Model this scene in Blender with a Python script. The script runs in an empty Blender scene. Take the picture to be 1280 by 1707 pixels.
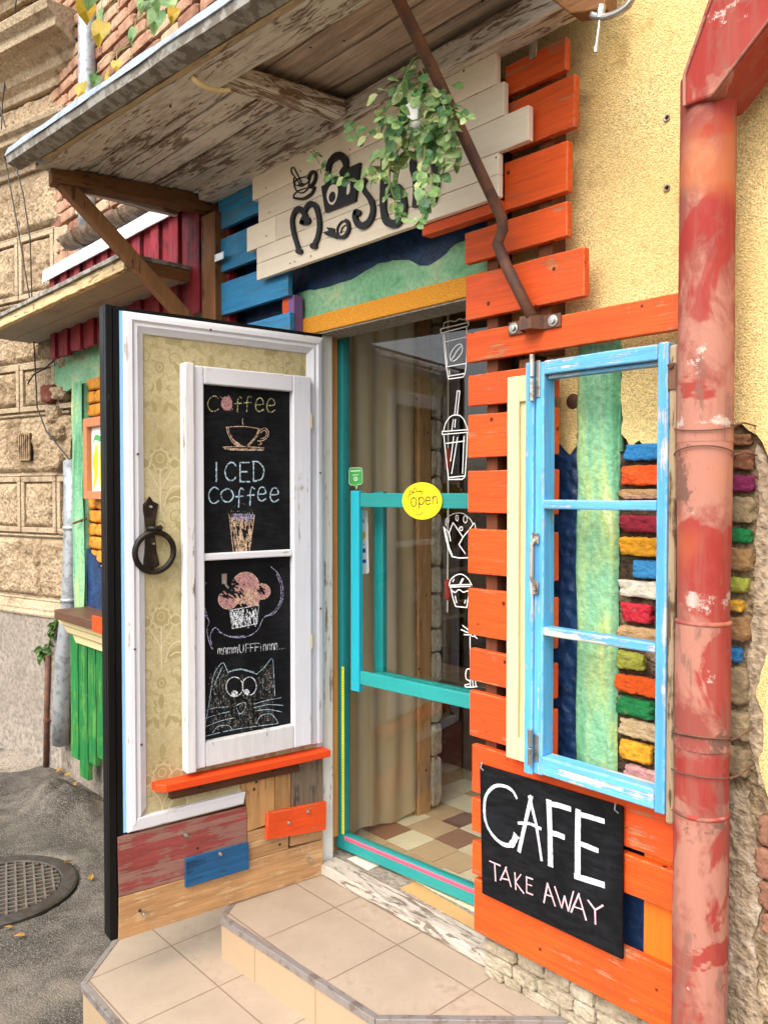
import bpy, math, random
from mathutils import Vector, Matrix, noise
rad = math.radians
random.seed(7)
S = bpy.context.scene
COL = S.collection

# ------------------------------------------------------------------ camera, sky, sun, exposure
FPX, CX, CY = 1350.0, 640.0, 853.5
YAW, PIT = rad(42.3), math.atan(33.5 / 1350)
CAM = Vector((2.368, -1.855, 1.43))
RT = Vector((math.sin(YAW), math.cos(YAW), 0))
FW = Vector((-math.cos(YAW), math.sin(YAW), 0)) * math.cos(PIT) - Vector((0, 0, math.sin(PIT)))
UPV = RT.cross(FW)
cam = bpy.data.cameras.new('camera'); co_ = bpy.data.objects.new('camera', cam); COL.objects.link(co_)
cam.sensor_fit = 'HORIZONTAL'; cam.sensor_width = 36; cam.lens = 36 * FPX / 1280
cam.clip_start = 0.02; cam.clip_end = 500
m = Matrix.Identity(4)
for i in range(3):
    m[i][0] = RT[i]; m[i][1] = UPV[i]; m[i][2] = -FW[i]; m[i][3] = CAM[i]
co_.matrix_world = m
S.camera = co_

w = bpy.data.worlds.new('World'); S.world = w; w.use_nodes = True
nt = w.node_tree; nt.nodes.clear()
sky = nt.nodes.new('ShaderNodeTexSky'); sky.sky_type = 'NISHITA'; sky.sun_disc = False
SUN_EL, SUN_AZ = 50.0, 168.0            # azimuth: clockwise from +Y, where the sun stands
sky.sun_elevation = rad(SUN_EL); sky.sun_rotation = rad(SUN_AZ)
sky.air_density = 1.0; sky.dust_density = 4.0; sky.ozone_density = 0.6
hs = nt.nodes.new('ShaderNodeHueSaturation'); hs.inputs['Saturation'].default_value = 0.62
bg = nt.nodes.new('ShaderNodeBackground'); bg.inputs['Strength'].default_value = 0.15
wo = nt.nodes.new('ShaderNodeOutputWorld')
nt.links.new(sky.outputs[0], hs.inputs['Color']); nt.links.new(hs.outputs[0], bg.inputs['Color'])
nt.links.new(bg.outputs[0], wo.inputs['Surface'])
sl = bpy.data.lights.new('sun', 'SUN'); sl.energy = .6; sl.angle = rad(60); sl.color = (1, .985, .96)
so = bpy.data.objects.new('sun', sl); COL.objects.link(so)
d = Vector((math.sin(rad(SUN_AZ)) * math.cos(rad(SUN_EL)), math.cos(rad(SUN_AZ)) * math.cos(rad(SUN_EL)), math.sin(rad(SUN_EL))))
so.rotation_euler = d.to_track_quat('Z', 'Y').to_euler()
S.view_settings.view_transform = 'Standard'; S.view_settings.look = 'None'
S.view_settings.exposure = 1.55; S.view_settings.gamma = 1

# ------------------------------------------------------------------ measuring on real planes
def ray(px, py): return FW + RT * ((px - CX) / FPX) - UPV * ((py - CY) / FPX)
def pY(px, py, Y=0.0): r = ray(px, py); return CAM + r * ((Y - CAM.y) / r.y)
def pX(px, py, X): r = ray(px, py); return CAM + r * ((X - CAM.x) / r.x)
def pZ(px, py, Z): r = ray(px, py); return CAM + r * ((Z - CAM.z) / r.z)
def pP(px, py, o, n): r = ray(px, py); return CAM + r * ((Vector(o) - CAM).dot(n) / r.dot(n))
def wall2(Y):                       # pixel -> (x, z) on the plane y = Y
    def f(px, py): p = pY(px, py, Y); return (p.x, p.z)
    return f
LEAF_O, LEAF_A = Vector((-.012, -.003, 0)), math.atan2(-.9952, -.0976)
LEAF_X, LEAF_N = Vector((-.0976, -.9952, 0)), Vector((.9952, -.0976, 0))
def leaf2(v=0.0):
    def f(px, py): p = pP(px, py, LEAF_O + LEAF_N * v, LEAF_N); return ((p - LEAF_O).dot(LEAF_X), p.z)
    return f
GL_O, GL_A = Vector((-.062, .12, 0)), rad(4.8)
GL_X, GL_N = Vector((math.cos(GL_A), math.sin(GL_A), 0)), Vector((-math.sin(GL_A), math.cos(GL_A), 0))
def glass2(v=0.0):
    def f(px, py): p = pP(px, py, GL_O + GL_N * v, GL_N); return ((p - GL_O).dot(GL_X), p.z)
    return f
NB_O = Vector((-2.72, 0, -.28)); NB_X = Vector((-.9695, -.2454, 0)); NB_N = Vector((.2454, -.9695, 0)); NB_A = math.atan2(-.2454, -.9695)

# ------------------------------------------------------------------ objects
ORG = {}
def thing(name, label, cat, loc=(0, 0, 0), rot=0, group=None):
    o = bpy.data.objects.new(name, None); COL.objects.link(o); o.empty_display_size = .05
    o.location = loc; o.rotation_euler = (0, 0, rot); o['label'] = label; o['category'] = cat
    if group: o['group'] = group
    ORG[o] = Vector((0, 0, 0)) if rot else Vector(loc)
    return o
def tag(o, label, cat, group=None):
    o['label'] = label; o['category'] = cat
    if group: o['group'] = group
    return o

class G:
    def __init__(s): s.v = []; s.f = []; s.mi = []; s.cur = 0
    def add(s, vs, fs):
        b = len(s.v); s.v += [Vector(p) for p in vs]
        for f in fs: s.f.append([b + i for i in f]); s.mi.append(s.cur)
        return s
    def hexa(s, p): return s.add(p, [(0, 3, 2, 1), (4, 5, 6, 7), (0, 1, 5, 4), (1, 2, 6, 5), (2, 3, 7, 6), (3, 0, 4, 7)])
    def box(s, x0, x1, y0, y1, z0, z1):
        return s.hexa([(x0, y0, z0), (x1, y0, z0), (x1, y1, z0), (x0, y1, z0), (x0, y0, z1), (x1, y0, z1), (x1, y1, z1), (x0, y1, z1)])
    def prism(s, poly, off):
        off = Vector(off); n = len(poly); p = [Vector(q) for q in poly]
        nn = Vector((0, 0, 0))
        for i in range(n): nn += p[i].cross(p[(i + 1) % n])
        if nn.dot(off) > 0: p.reverse()
        s.add(p + [q + off for q in p], [list(range(n)), list(range(2 * n - 1, n - 1, -1))] + [(i, n + i, n + (i + 1) % n, (i + 1) % n) for i in range(n)])
        return s
    def tube(s, path, r, n=10, cap=True):
        P = [Vector(p) for p in path]; R = r if isinstance(r, (list, tuple)) else [r] * len(P)
        up = None; vs = []; fs = []
        for i, p in enumerate(P):
            t = (P[min(i + 1, len(P) - 1)] - P[max(i - 1, 0)])
            t = t.normalized() if t.length > 1e-9 else Vector((0, 0, 1))
            if up is None:
                up = t.orthogonal().normalized()
            else:
                up = (up - t * up.dot(t)); up = up.normalized() if up.length > 1e-6 else t.orthogonal().normalized()
            b = t.cross(up)
            for k in range(n):
                a = 2 * math.pi * k / n; vs.append(p + (up * math.cos(a) + b * math.sin(a)) * R[i])
        for i in range(len(P) - 1):
            for k in range(n):
                fs.append((i * n + k, i * n + (k + 1) % n, (i + 1) * n + (k + 1) % n, (i + 1) * n + k))
        if cap:
            fs.append(list(range(n - 1, -1, -1))); fs.append(list(range((len(P) - 1) * n, len(P) * n)))
        return s.add(vs, fs)
    def lathe(s, prof, c=(0, 0, 0), n=24, axis='z'):
        vs = []; fs = []; c = Vector(c)
        for r, h in prof:
            for k in range(n):
                a = 2 * math.pi * k / n; q = (r * math.cos(a), r * math.sin(a), h)
                if axis == 'y': q = (q[0], q[2], q[1])
                if axis == 'x': q = (q[2], q[0], q[1])
                vs.append(c + Vector(q))
        for i in range(len(prof) - 1):
            for k in range(n): fs.append((i * n + k, i * n + (k + 1) % n, (i + 1) * n + (k + 1) % n, (i + 1) * n + k))
        fs.append(list(range(n - 1, -1, -1))); fs.append(list(range((len(prof) - 1) * n, len(prof) * n)))
        return s.add(vs, fs)
    def grid(s, fn, nu, nv, closed=False):
        vs = [fn(i / nu, j / nv) for j in range(nv + 1) for i in range(nu + 1)]
        fs = [(j * (nu + 1) + i, j * (nu + 1) + i + 1, (j + 1) * (nu + 1) + i + 1, (j + 1) * (nu + 1) + i) for j in range(nv) for i in range(nu)]
        return s.add(vs, fs)
    def plank(s, a0, a1, b0, b1, c0, c1, fn=None, n=10, wob=.0012, tilt=0, seed=None, rag0=0, rag1=0):
        """board: a = length, b = height, c = depth; slightly uneven edges"""
        fn = fn or (lambda a, b, c: (a, c, b)); q = random.random() * 99 if seed is None else seed
        vs = []; fs = []
        for i in range(n + 1):
            t = i / n; a = a0 + (a1 - a0) * t; dz = tilt * (t - .5)
            e = [noise.noise(Vector((a * 9, q + k * 7.3, 0))) * wob for k in range(4)]
            r = rag0 if i == 0 else (rag1 if i == n else 0)
            g = [random.uniform(-r, r) for _ in range(2)]
            vs += [fn(a + g[0], b0 + dz + e[0], c0 + e[2] * .5), fn(a + g[1], b1 + dz + e[1], c0 + e[3] * .5), fn(a + g[1], b1 + dz + e[1], c1), fn(a + g[0], b0 + dz + e[0], c1)]
        for i in range(n):
            for k in range(4): fs.append((i * 4 + k, i * 4 + (k + 1) % 4, i * 4 + 4 + (k + 1) % 4, i * 4 + 4 + k))
        fs.append((3, 2, 1, 0)); o = n * 4; fs.append((o, o + 1, o + 2, o + 3))
        return s.add(vs, fs)
    def rock(s, c, h, seed=0, rough=.12, n=6, p=5.0, squash=None):
        """rounded, chipped block with half sizes h"""
        c = Vector(c)
        for ax in range(3):
            for sg in (-1, 1):
                vs = []; fs = []
                for i in range(n + 1):
                    for j in range(n + 1):
                        q = [0, 0, 0]; q[ax] = sg; q[(ax + 1) % 3] = (2 * i / n - 1); q[(ax + 2) % 3] = (2 * j / n - 1) * sg
                        v = Vector(q); L = (abs(v.x) ** p + abs(v.y) ** p + abs(v.z) ** p) ** (1 / p); v = v / L
                        wv = Vector((v.x * h[0], v.y * h[1], v.z * h[2]))
                        k = 1 + rough * noise.noise(wv * (1.2 / min(h)) + Vector((seed * 3.7, seed, 0))) + rough * .5 * noise.noise(wv * (3.1 / min(h)) + Vector((0, seed * 2.1, 5)))
                        if n > 11: k += rough * .45 * noise.noise(wv * (7.5 / min(h)) + Vector((seed, 3, seed * 1.3))) - rough * .9 * max(0, noise.noise(wv * (2.2 / min(h)) + Vector((seed * 5, 1, 2))) - .25)
                        vs.append(c + wv * k)
                for i in range(n):
                    for j in range(n):
                        fs.append((i * (n + 1) + j, (i + 1) * (n + 1) + j, (i + 1) * (n + 1) + j + 1, i * (n + 1) + j + 1))
                s.add(vs, fs)
        return s
    def build(s, name, mat, parent=None, bevel=0, smooth=False, weld=False, sub=0):
        me = bpy.data.meshes.new(name); og = ORG.get(parent, Vector((0, 0, 0)))
        me.from_pydata([tuple(p - og) for p in s.v], [], s.f); me.update()
        for mt in (mat if isinstance(mat, (list, tuple)) else [mat]): me.materials.append(mt)
        for p, i in zip(me.polygons, s.mi): p.material_index = i
        o = bpy.data.objects.new(name, me); COL.objects.link(o)
        if parent is not None: o.parent = parent
        ORG[o] = og
        if weld:
            wm = o.modifiers.new('weld', 'WELD'); wm.merge_threshold = 1e-5
        if bevel:
            b = o.modifiers.new('bevel', 'BEVEL'); b.width = bevel; b.segments = 2; b.limit_method = 'ANGLE'; b.angle_limit = rad(40)
        if sub:
            sb = o.modifiers.new('sub', 'SUBSURF'); sb.levels = sub; sb.render_levels = sub
        if smooth:
            for p in me.polygons: p.use_smooth = True
        return o

def smooth_line(pts, k=5, closed=False):
    """Catmull-Rom through 2-D points"""
    P = [Vector(p) for p in pts]; n = len(P)
    if n < 3: return P
    out = []
    rng = n if closed else n - 1
    for i in range(rng):
        p0 = P[(i - 1) % n] if closed or i > 0 else P[0]; p1 = P[i]; p2 = P[(i + 1) % n]; p3 = P[(i + 2) % n] if closed or i + 2 < n else P[-1]
        for j in range(k):
            t = j / k
            out.append(.5 * ((2 * p1) + (p2 - p0) * t + (2 * p0 - 5 * p1 + 4 * p2 - p3) * t * t + (3 * p1 - p0 - 3 * p2 + p3) * t ** 3))
    if not closed: out.append(P[-1])
    return out
RC = [0]
def ribbon(g, pts, wd, fr, thick=0.0, closed=False, jit=.15, smooth=True, ends=True):
    """stroke of width wd on a plane; fr(a, b, h) -> 3-D point, h = height off the plane"""
    P = smooth_line(pts, 5, closed) if smooth else [Vector(p) for p in pts]
    n = len(P)
    if n < 2: return
    RC[0] += 1; lift = (RC[0] % 12) * 3e-5 if thick == 0 else (RC[0] % 5) * 2e-4
    L = []; R_ = []
    for i in range(n):
        if closed: t = P[(i + 1) % n] - P[(i - 1) % n]
        else: t = P[min(i + 1, n - 1)] - P[max(i - 1, 0)]
        if t.length < 1e-9: t = Vector((1, 0))
        t.normalize(); nn = Vector((-t.y, t.x)); ww = (wd[i * (len(wd) - 1) // max(1, n - 1)] if isinstance(wd, (list, tuple)) else wd)
        ww *= .5 * (1 + random.uniform(-jit, jit))
        if not closed and ends and (i == 0 or i == n - 1): P[i] = P[i] + t * (ww * .5 if i else -ww * .5)
        L.append(P[i] + nn * ww); R_.append(P[i] - nn * ww)
    rng = n if closed else n - 1
    if thick == 0:
        g.add([fr(p.x, p.y, lift) for p in L] + [fr(p.x, p.y, lift) for p in R_], [(i, n + i, n + (i + 1) % n, (i + 1) % n) for i in range(rng)])
    else:
        vs = [fr(p.x, p.y, thick + lift) for p in L] + [fr(p.x, p.y, thick + lift) for p in R_] + [fr(p.x, p.y, 0) for p in L] + [fr(p.x, p.y, 0) for p in R_]
        fs = []
        for i in range(rng):
            j = (i + 1) % n
            fs += [(i, n + i, n + j, j), (n + i, 3 * n + i, 3 * n + j, n + j), (i, j, 2 * n + j, 2 * n + i)]
        if not closed: fs += [(0, 2 * n, 3 * n, n), (n - 1, 2 * n - 1, 4 * n - 1, 3 * n - 1)]
        g.add(vs, fs)
def blob(g, pts, fr, thick=0.0, smooth=True):
    P = smooth_line(pts, 4, True) if smooth else [Vector(p) for p in pts]
    if thick == 0: g.add([fr(p.x, p.y, 0) for p in P], [list(range(len(P)))])
    else:
        a = [Vector(fr(p.x, p.y, 0)) for p in P]; o = Vector(fr(P[0].x, P[0].y, thick)) - a[0]
        g.prism(a, o)
def ell(cx, cy, rx, ry, n=16, rot=0):
    return [(cx + rx * math.cos(t) * math.cos(rot) - ry * math.sin(t) * math.sin(rot), cy + rx * math.cos(t) * math.sin(rot) + ry * math.sin(t) * math.cos(rot)) for t in [2 * math.pi * i / n for i in range(n)]]
def ragged(poly, step=.02, amp=.008, seed=0):
    out = []; n = len(poly)
    for i in range(n):
        a = Vector(poly[i]); b = Vector(poly[(i + 1) % n]); L = (b - a).length; k = max(1, int(L / step))
        for j in range(k):
            p = a.lerp(b, j / k); t = (b - a).normalized(); nn = Vector((-t.y, t.x))
            out.append(p + nn * (noise.noise(Vector((p.x * 30, p.y * 30, seed))) * amp + noise.noise(Vector((p.x * 90, p.y * 90, seed))) * amp * .6))
    return out

# ------------------------------------------------------------------ materials
def C(h, k=1.0):
    h = h.lstrip('#'); r = [int(h[i:i + 2], 16) / 255 for i in (0, 2, 4)]
    return tuple((x / 12.92 if x <= .04045 else ((x + .055) / 1.055) ** 2.4) * k for x in r) + (1,)
class T:
    def __init__(s, name):
        s.m = bpy.data.materials.new(name); s.m.use_nodes = True; s.t = s.m.node_tree; s.t.nodes.clear()
        s.out = s.n('ShaderNodeOutputMaterial'); s.b = s.n('ShaderNodeBsdfPrincipled'); s.t.links.new(s.b.outputs[0], s.out.inputs[0])
        s.co = s.n('ShaderNodeTexCoord').outputs['Object']; s.rnd = s.n('ShaderNodeObjectInfo').outputs['Random']
    def n(s, k): return s.t.nodes.new(k)
    def set(s, i, v):
        if hasattr(v, 'links') or hasattr(v, 'is_linked'): s.t.links.new(v, i)
        else: i.default_value = v
    def math(s, op, a, b=0.0, clamp=False):
        n = s.n('ShaderNodeMath'); n.operation = op; n.use_clamp = clamp; s.set(n.inputs[0], a); s.set(n.inputs[1], b); return n.outputs[0]
    def vec(s, scale=(1, 1, 1), rnd=True):
        n = s.n('ShaderNodeVectorMath'); n.operation = 'MULTIPLY'; s.set(n.inputs[0], s.co); n.inputs[1].default_value = scale
        if not rnd: return n.outputs[0]
        a = s.n('ShaderNodeVectorMath'); a.operation = 'ADD'; s.set(a.inputs[0], n.outputs[0]); s.set(a.inputs[1], s.math('MULTIPLY', s.rnd, 53.0)); return a.outputs[0]
    def noise(s, v, sc=5, det=4, ro=.55, dist=0):
        n = s.n('ShaderNodeTexNoise'); s.set(n.inputs['Vector'], v); n.inputs['Scale'].default_value = sc; n.inputs['Detail'].default_value = det
        n.inputs['Roughness'].default_value = ro; n.inputs['Distortion'].default_value = dist; return n.outputs['Fac']
    def vor(s, v, sc=5, feat='F1', r=1.0):
        n = s.n('ShaderNodeTexVoronoi'); n.feature = feat; s.set(n.inputs['Vector'], v); n.inputs['Scale'].default_value = sc; n.inputs['Randomness'].default_value = r; return n.outputs['Distance']
    def ramp(s, f, *st):
        n = s.n('ShaderNodeValToRGB'); e = n.color_ramp.elements
        while len(e) < len(st): e.new(.5)
        for k, (p, c) in zip(e, st):
            k.position = p; k.color = c if isinstance(c, tuple) else (c, c, c, 1)
        s.set(n.inputs[0], f); return n.outputs[0]
    def mix(s, f, a, b, mode='MIX'):
        n = s.n('ShaderNodeMix'); n.data_type = 'RGBA'; n.blend_type = mode; s.set(n.inputs[0], f); s.set(n.inputs[6], a); s.set(n.inputs[7], b); return n.outputs[2]
    def bump(s, h, st=.3, dist=.002, prev=None):
        n = s.n('ShaderNodeBump'); n.inputs['Strength'].default_value = st; n.inputs['Distance'].default_value = dist; s.set(n.inputs['Height'], h)
        if prev is not None: s.set(n.inputs['Normal'], prev)
        return n.outputs[0]
    def done(s, col, rough=.6, nor=None, metal=0.0, spec=.4):
        s.set(s.b.inputs['Base Color'], col); s.set(s.b.inputs['Roughness'], rough); s.b.inputs['Metallic'].default_value = metal
        s.b.inputs['Specular IOR Level'].default_value = spec
        if nor is not None: s.set(s.b.inputs['Normal'], nor)
        return s.m
def K(c, k): return tuple(x * k for x in c[:3]) + (1,)
AX = {'x': (1.2, 22, 22), 'y': (22, 1.2, 22), 'z': (22, 22, 1.2)}
def wood(name, base, axis='x', wear=None, wamt=.35, rough=.6, bump=.35, grain=.2, knots=.02, dirt=.25, wear2=None, spec=.3, alt=None, edge=0):
    t = T(name); g = t.vec(AX[axis]); iso = t.vec((1, 1, 1))
    f1 = t.noise(g, 3.0, 6, .65, .6); f2 = t.noise(iso, 5, 4, .6)
    f3 = t.noise(t.vec(tuple(2.6 * q for q in AX[axis])), 3.2, 4, .6)
    col = t.mix(t.ramp(f1, (.3, 0.0), (.72, 1.0)), K(base, 1 - grain), K(base, 1 + grain * .6))
    if alt: col = t.mix(t.math('MULTIPLY', t.ramp(t.math('ADD', t.math('MULTIPLY', t.noise(iso, 2.2, 4, .6), .6), t.math('MULTIPLY', t.rnd, .45)), (.38, 0.0), (.72, 1.0)), .85), col, alt)
    col = t.mix(t.ramp(f2, (.3, dirt), (.6, 0.0)), col, K(base, .55))
    col = t.mix(1.0, col, t.ramp(t.rnd, (0, .86), (1, 1.1)), 'MULTIPLY')
    h = f1
    if wear is not None:
        q = t.math('ADD', t.math('MULTIPLY', t.noise(g, 2.2, 8, .7), .6), t.math('MULTIPLY', t.noise(iso, 9, 6, .65), .4))
        th = .66 - wamt * .3
        ms = t.ramp(q, (th, 0.0), (th + .035, 1.0))
        wc = t.mix(f1, K(wear, .6), wear2 or K(wear, 1.25))
        col = t.mix(ms, col, wc); h = t.math('SUBTRACT', f1, t.math('MULTIPLY', ms, 1.2))
    if edge:
        bv = t.n('ShaderNodeBevel'); bv.samples = 3; bv.inputs['Radius'].default_value = .006; ge = t.n('ShaderNodeNewGeometry')
        dt = t.n('ShaderNodeVectorMath'); dt.operation = 'DOT_PRODUCT'; t.set(dt.inputs[0], bv.outputs[0]); t.set(dt.inputs[1], ge.outputs['Normal'])
        em = t.math('MULTIPLY', t.ramp(dt.outputs['Value'], (.80, 1.0), (.97, 0.0)), t.ramp(t.noise(iso, 34, 6, .7), (.52 - edge * .12, 0.0), (.56 - edge * .1, 1.0)))
        col = t.mix(em, col, wear2 or (K(wear, 1.3) if wear else K(base, .6)))
    if knots:
        k = t.vor(iso, 13); col = t.mix(t.ramp(k, (knots, 1.0), (knots * 1.5, 0.0)), col, K(base, .12))
    col = t.mix(1.0, col, t.ramp(f3, (.3, 1 - grain * .45), (.7, 1 + grain * .25)), 'MULTIPLY')
    t_n = t.bump(t.math('ADD', h, t.math('MULTIPLY', f3, .5)), bump, .003)
    return t.done(col, t.ramp(f2, (.3, rough + .12), (.7, rough - .1)), t_n, 0, spec)
def peel(name, paint, bare, axis='x', amt=.5, rough=.75):
    t = T(name); a = {'x': (1.0, 7, 7), 'y': (7, 1.0, 7), 'z': (7, 7, 1.0)}[axis]
    g = t.vec(a); fine = t.vec(AX[axis]); iso = t.vec()
    q = t.math('ADD', t.math('MULTIPLY', t.noise(g, 6.5, 10, .72, 1.1), .75), t.math('MULTIPLY', t.noise(iso, 3, 3, .5), .25))
    ms = t.ramp(q, (amt - .012, 0.0), (amt + .012, 1.0))
    gr = t.noise(fine, 3, 6, .65)
    bc = t.mix(gr, K(bare, .45), K(bare, 1.5)); pc = t.mix(t.noise(iso, 12, 5, .6), K(paint, .72), paint)
    pc = t.mix(t.ramp(t.noise(g, 7, 8, .7), (.5, 0.0), (.62, .55)), pc, K(bare, 1.1))
    col = t.mix(ms, bc, pc); col = t.mix(1.0, col, t.ramp(t.rnd, (0, .85), (1, 1.1)), 'MULTIPLY')
    nb = t.bump(t.math('ADD', t.math('MULTIPLY', ms, 1.0), t.math('MULTIPLY', gr, .35)), .7, .003)
    return t.done(col, rough, nb, 0, .2)
def stucco(name, col, col2=None, sc=110, st=.7, rough=.9, stain=None, samt=.5, dist=.006, mid=1.3):
    t = T(name); v = t.vec(); f = t.noise(v, sc, 2, .5); l = t.noise(v, 2.5, 5, .6); m_ = t.noise(v, 14, 4, .6)
    c = t.mix(t.ramp(f, (.34, 0.0), (.62, 1.0)), K(col, .58), K(col, 1.12)); c = t.mix(t.ramp(l, (.38, 0.0), (.7, .8)), c, col2 or K(col, .75))
    if stain: c = t.mix(t.ramp(t.math('ADD', t.math('MULTIPLY', l, .5), t.math('MULTIPLY', m_, .5)), (.62 - samt * .2, 0.0), (.7 - samt * .2, .9)), c, stain)
    h = t.math('ADD', t.math('MULTIPLY', f, 1.6), t.math('MULTIPLY', m_, mid))
    return t.done(c, rough, t.bump(h, st, dist), 0, .15)
def blotch(name, cols, sc=6, det=5, rough=.7, st=.4, stretch=(1, 1, 1), dist=.003, fine=60, spec=.3):
    t = T(name); v = t.vec(stretch); f = t.noise(v, sc, det, .62, .4); fi = t.noise(t.vec(), fine, 4, .6)
    k = len(cols); c = t.ramp(f, *[(.27 + .46 * i / max(1, k - 1), cc) for i, cc in enumerate(cols)])
    c = t.mix(t.ramp(fi, (.35, .3), (.6, 0.0)), c, K(cols[0], .4))
    return t.done(c, rough, t.bump(t.math('ADD', t.math('MULTIPLY', f, .8), fi), st, dist), 0, spec)
def metal(name, col, rough=.45, met=.8, rust=None, ramt=.4, st=.15):
    t = T(name); v = t.vec(); f = t.noise(v, 8, 6, .65); fi = t.noise(v, 60, 4, .6)
    c = t.mix(f, K(col, .75), K(col, 1.15))
    if rust: c = t.mix(t.ramp(t.noise(v, 22, 7, .7), (.6 - ramt * .3, 0.0), (.68 - ramt * .3, 1.0)), c, rust)
    return t.done(c, t.ramp(f, (.3, rough + .15), (.7, max(.05, rough - .12))), t.bump(fi, st, .001), met, .5)
def chalk(name, col, dens=.45):
    t = T(name); v = t.vec((1, 1, 1), False); f = t.math('ADD', t.math('MULTIPLY', t.noise(v, 330, 2, .6), .6), t.math('MULTIPLY', t.noise(v, 60, 3, .6), .4))
    tr = t.n('ShaderNodeBsdfTransparent'); mx = t.n('ShaderNodeMixShader')
    t.done(col, .95, None, 0, .05)
    t.set(mx.inputs[0], t.ramp(f, (.62 - dens * .45, 0.0), (.72 - dens * .3, 1.0))); t.t.links.new(tr.outputs[0], mx.inputs[1]); t.t.links.new(t.b.outputs[0], mx.inputs[2]); t.t.links.new(mx.outputs[0], t.out.inputs[0])
    return t.m
def plain(name, col, rough=.5, var=.1, spec=.4):
    t = T(name); f = t.noise(t.vec(), 20, 4, .6); return t.done(t.mix(f, K(col, 1 - var), K(col, 1 + var)), rough, t.bump(t.noise(t.vec(), 90, 3), .08, .001), 0, spec)
def board_black(name):
    t = T(name); v = t.vec(); l = t.noise(v, 5, 6, .65, 1.0); s_ = t.noise(t.vec((3, 3, 14)), 6, 5, .7)
    c = t.mix(t.ramp(t.math('MULTIPLY', l, s_), (.20, 0.0), (.36, .9)), C('#07080a'), C('#1b1c1f')); return t.done(c, .7, t.bump(t.noise(v, 120, 3), .1, .001), 0, .16)

MT = {}
ORANGE, ORANGE_HI = C('#ee5210'), C('#f37c1c')
MT['orange'] = wood('orange_paint', C('#e0571a'), 'x', C('#b5542a'), .3, .55, .5, .26, .065, .35, alt=C('#d2441a'), edge=.5, wear2=C('#c98a62'))
MT['orange_z'] = wood('orange_paint_upright', C('#ec741c'), 'z', C('#8e3414'), .25, .55, .35, .18, .016, .15)
MT['white_wood'] = wood('white_sign_boards', C('#f2e2c8'), 'x', None, 0, .6, .2, .06, .04, .14)
MT['blue_wood'] = wood('blue_paint_boards', C('#2f86b4'), 'x', C('#1c5a80'), .4, .5, .4, .25, .05, .35, edge=.4, wear2=C('#6f97a8'))
MT['red_wood'] = wood('dark_red_boards', C('#8d1d28'), 'z', C('#4a1216'), .45, .6, .5, .3, .014, .4)
MT['green_wood'] = wood('green_boards', C('#1b7a3a'), 'z', C('#4c8a3a'), .5, .6, .5, .45, .02, .5)
MT['brown_beam'] = wood('brown_timber', C('#80552f'), 'x', C('#4e3018'), .35, .75, .5, .3, .02, .35)
MT['brown_beam_z'] = wood('brown_timber_upright', C('#80552f'), 'z', C('#4e3018'), .35, .75, .5, .3, .02, .35)
MT['batten'] = wood('batten_timber', C('#6b3c22'), 'z', None, 0, .8, .5, .3, .02, .3)
MT['peel_x'] = peel('peeling_cream_paint', C('#eae0cf'), C('#86725e'), 'x', .445)
MT['peel_more'] = peel('peeling_cream_paint_worn', C('#e6dbc9'), C('#86725e'), 'x', .47)
MT['peel_y'] = peel('peeling_cream_paint_cross', C('#e6dbc9'), C('#8a7258'), 'y', .48)
MT['roof_board'] = wood('weathered_roof_board', C('#bca893'), 'x', None, 0, .85, .5, .5, .05, .5)
MT['zinc'] = metal('zinc_sheet', C('#b4c0ca'), .35, .6, C('#98a2aa'), .3)
MT['zinc_dark'] = metal('zinc_grey', C('#98958c'), .75, .0, C('#6f675b'), .45)
MT['zinc_pipe'] = metal('galvanised_pipe', C('#a6abac'), .45, .5, C('#85888a'), .3)
MT['rust'] = metal('rusty_iron', C('#5b4238'), .7, .3, C('#6e4a36'), .5, .3)
MT['steel'] = metal('steel', C('#b9b8b2'), .35, .9, C('#8d7a60'), .2)
MT['iron'] = metal('black_iron', C('#1c1813'), .45, .5, C('#3a2f20'), .3, .4)
MT['yellow_stucco'] = stucco('yellow_stucco', C('#e8cd8e'), C('#ddbb76'), 260, .6, .9, C('#b89c64'), .3, dist=.007, mid=.35)
MT['grey_mortar'] = stucco('grey_mortar', C('#a8957c'), C('#8a755e'), 60, .8, .95, C('#c0b09a'), .5, dist=.01)
MT['mortar_dark'] = stucco('earth_mortar', C('#4a3a2a'), C('#33281f'), 45, 1.0, .95, C('#877058'), .4, dist=.015)
MT['bed_mortar'] = stucco('crumbly_lime_mortar', C('#8f7a5e'), C('#6f5c45'), 50, 1.0, .95, C('#b3a084'), .5, dist=.012)
MT['plaster_int'] = stucco('interior_plaster', C('#b08a4c'), C('#9a763e'), 40, .3, .9)
MT['dark_blue'] = blotch('dark_blue_plaster', [C('#0b1e38'), C('#15355e'), C('#1d4676')], 9, 5, .5, .9, dist=.008, fine=34, spec=.5)
MT['green_plaster'] = blotch('pale_green_plaster', [C('#2a7448'), C('#74a87c'), C('#8ab48c'), C('#b8bc8c')], 7, 8, .75, .6, (.6, 1, 1))
MT['green_post'] = blotch('green_painted_post', [C('#24603c'), C('#5b9c70'), C('#7fb48c'), C('#a9bf78'), C('#e0d9bc')], 4.5, 9, .6, 1.0, (2.4, 1, .4), dist=.006)
MT['lintel'] = stucco('ochre_lintel', C('#d99432'), C('#cc8728'), 260, .2, .8, mid=.3)
MT['soffit'] = stucco('grey_soffit', C('#9a9184'), C('#7e766a'), 60, .3, .9)
MT['sky_blue'] = wood('sky_blue_casement_paint', C('#58a4d2'), 'z', C('#b9c2c4'), .36, .5, .5, .2, .02, .3, edge=.7, wear2=C('#c9c4b8'))
MT['sky_blue_x'] = wood('sky_blue_rail_paint', C('#60abd6'), 'x', C('#cfd4d0'), .46, .5, .5, .2, .02, .3, edge=.7, wear2=C('#c9c4b8'))
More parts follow.
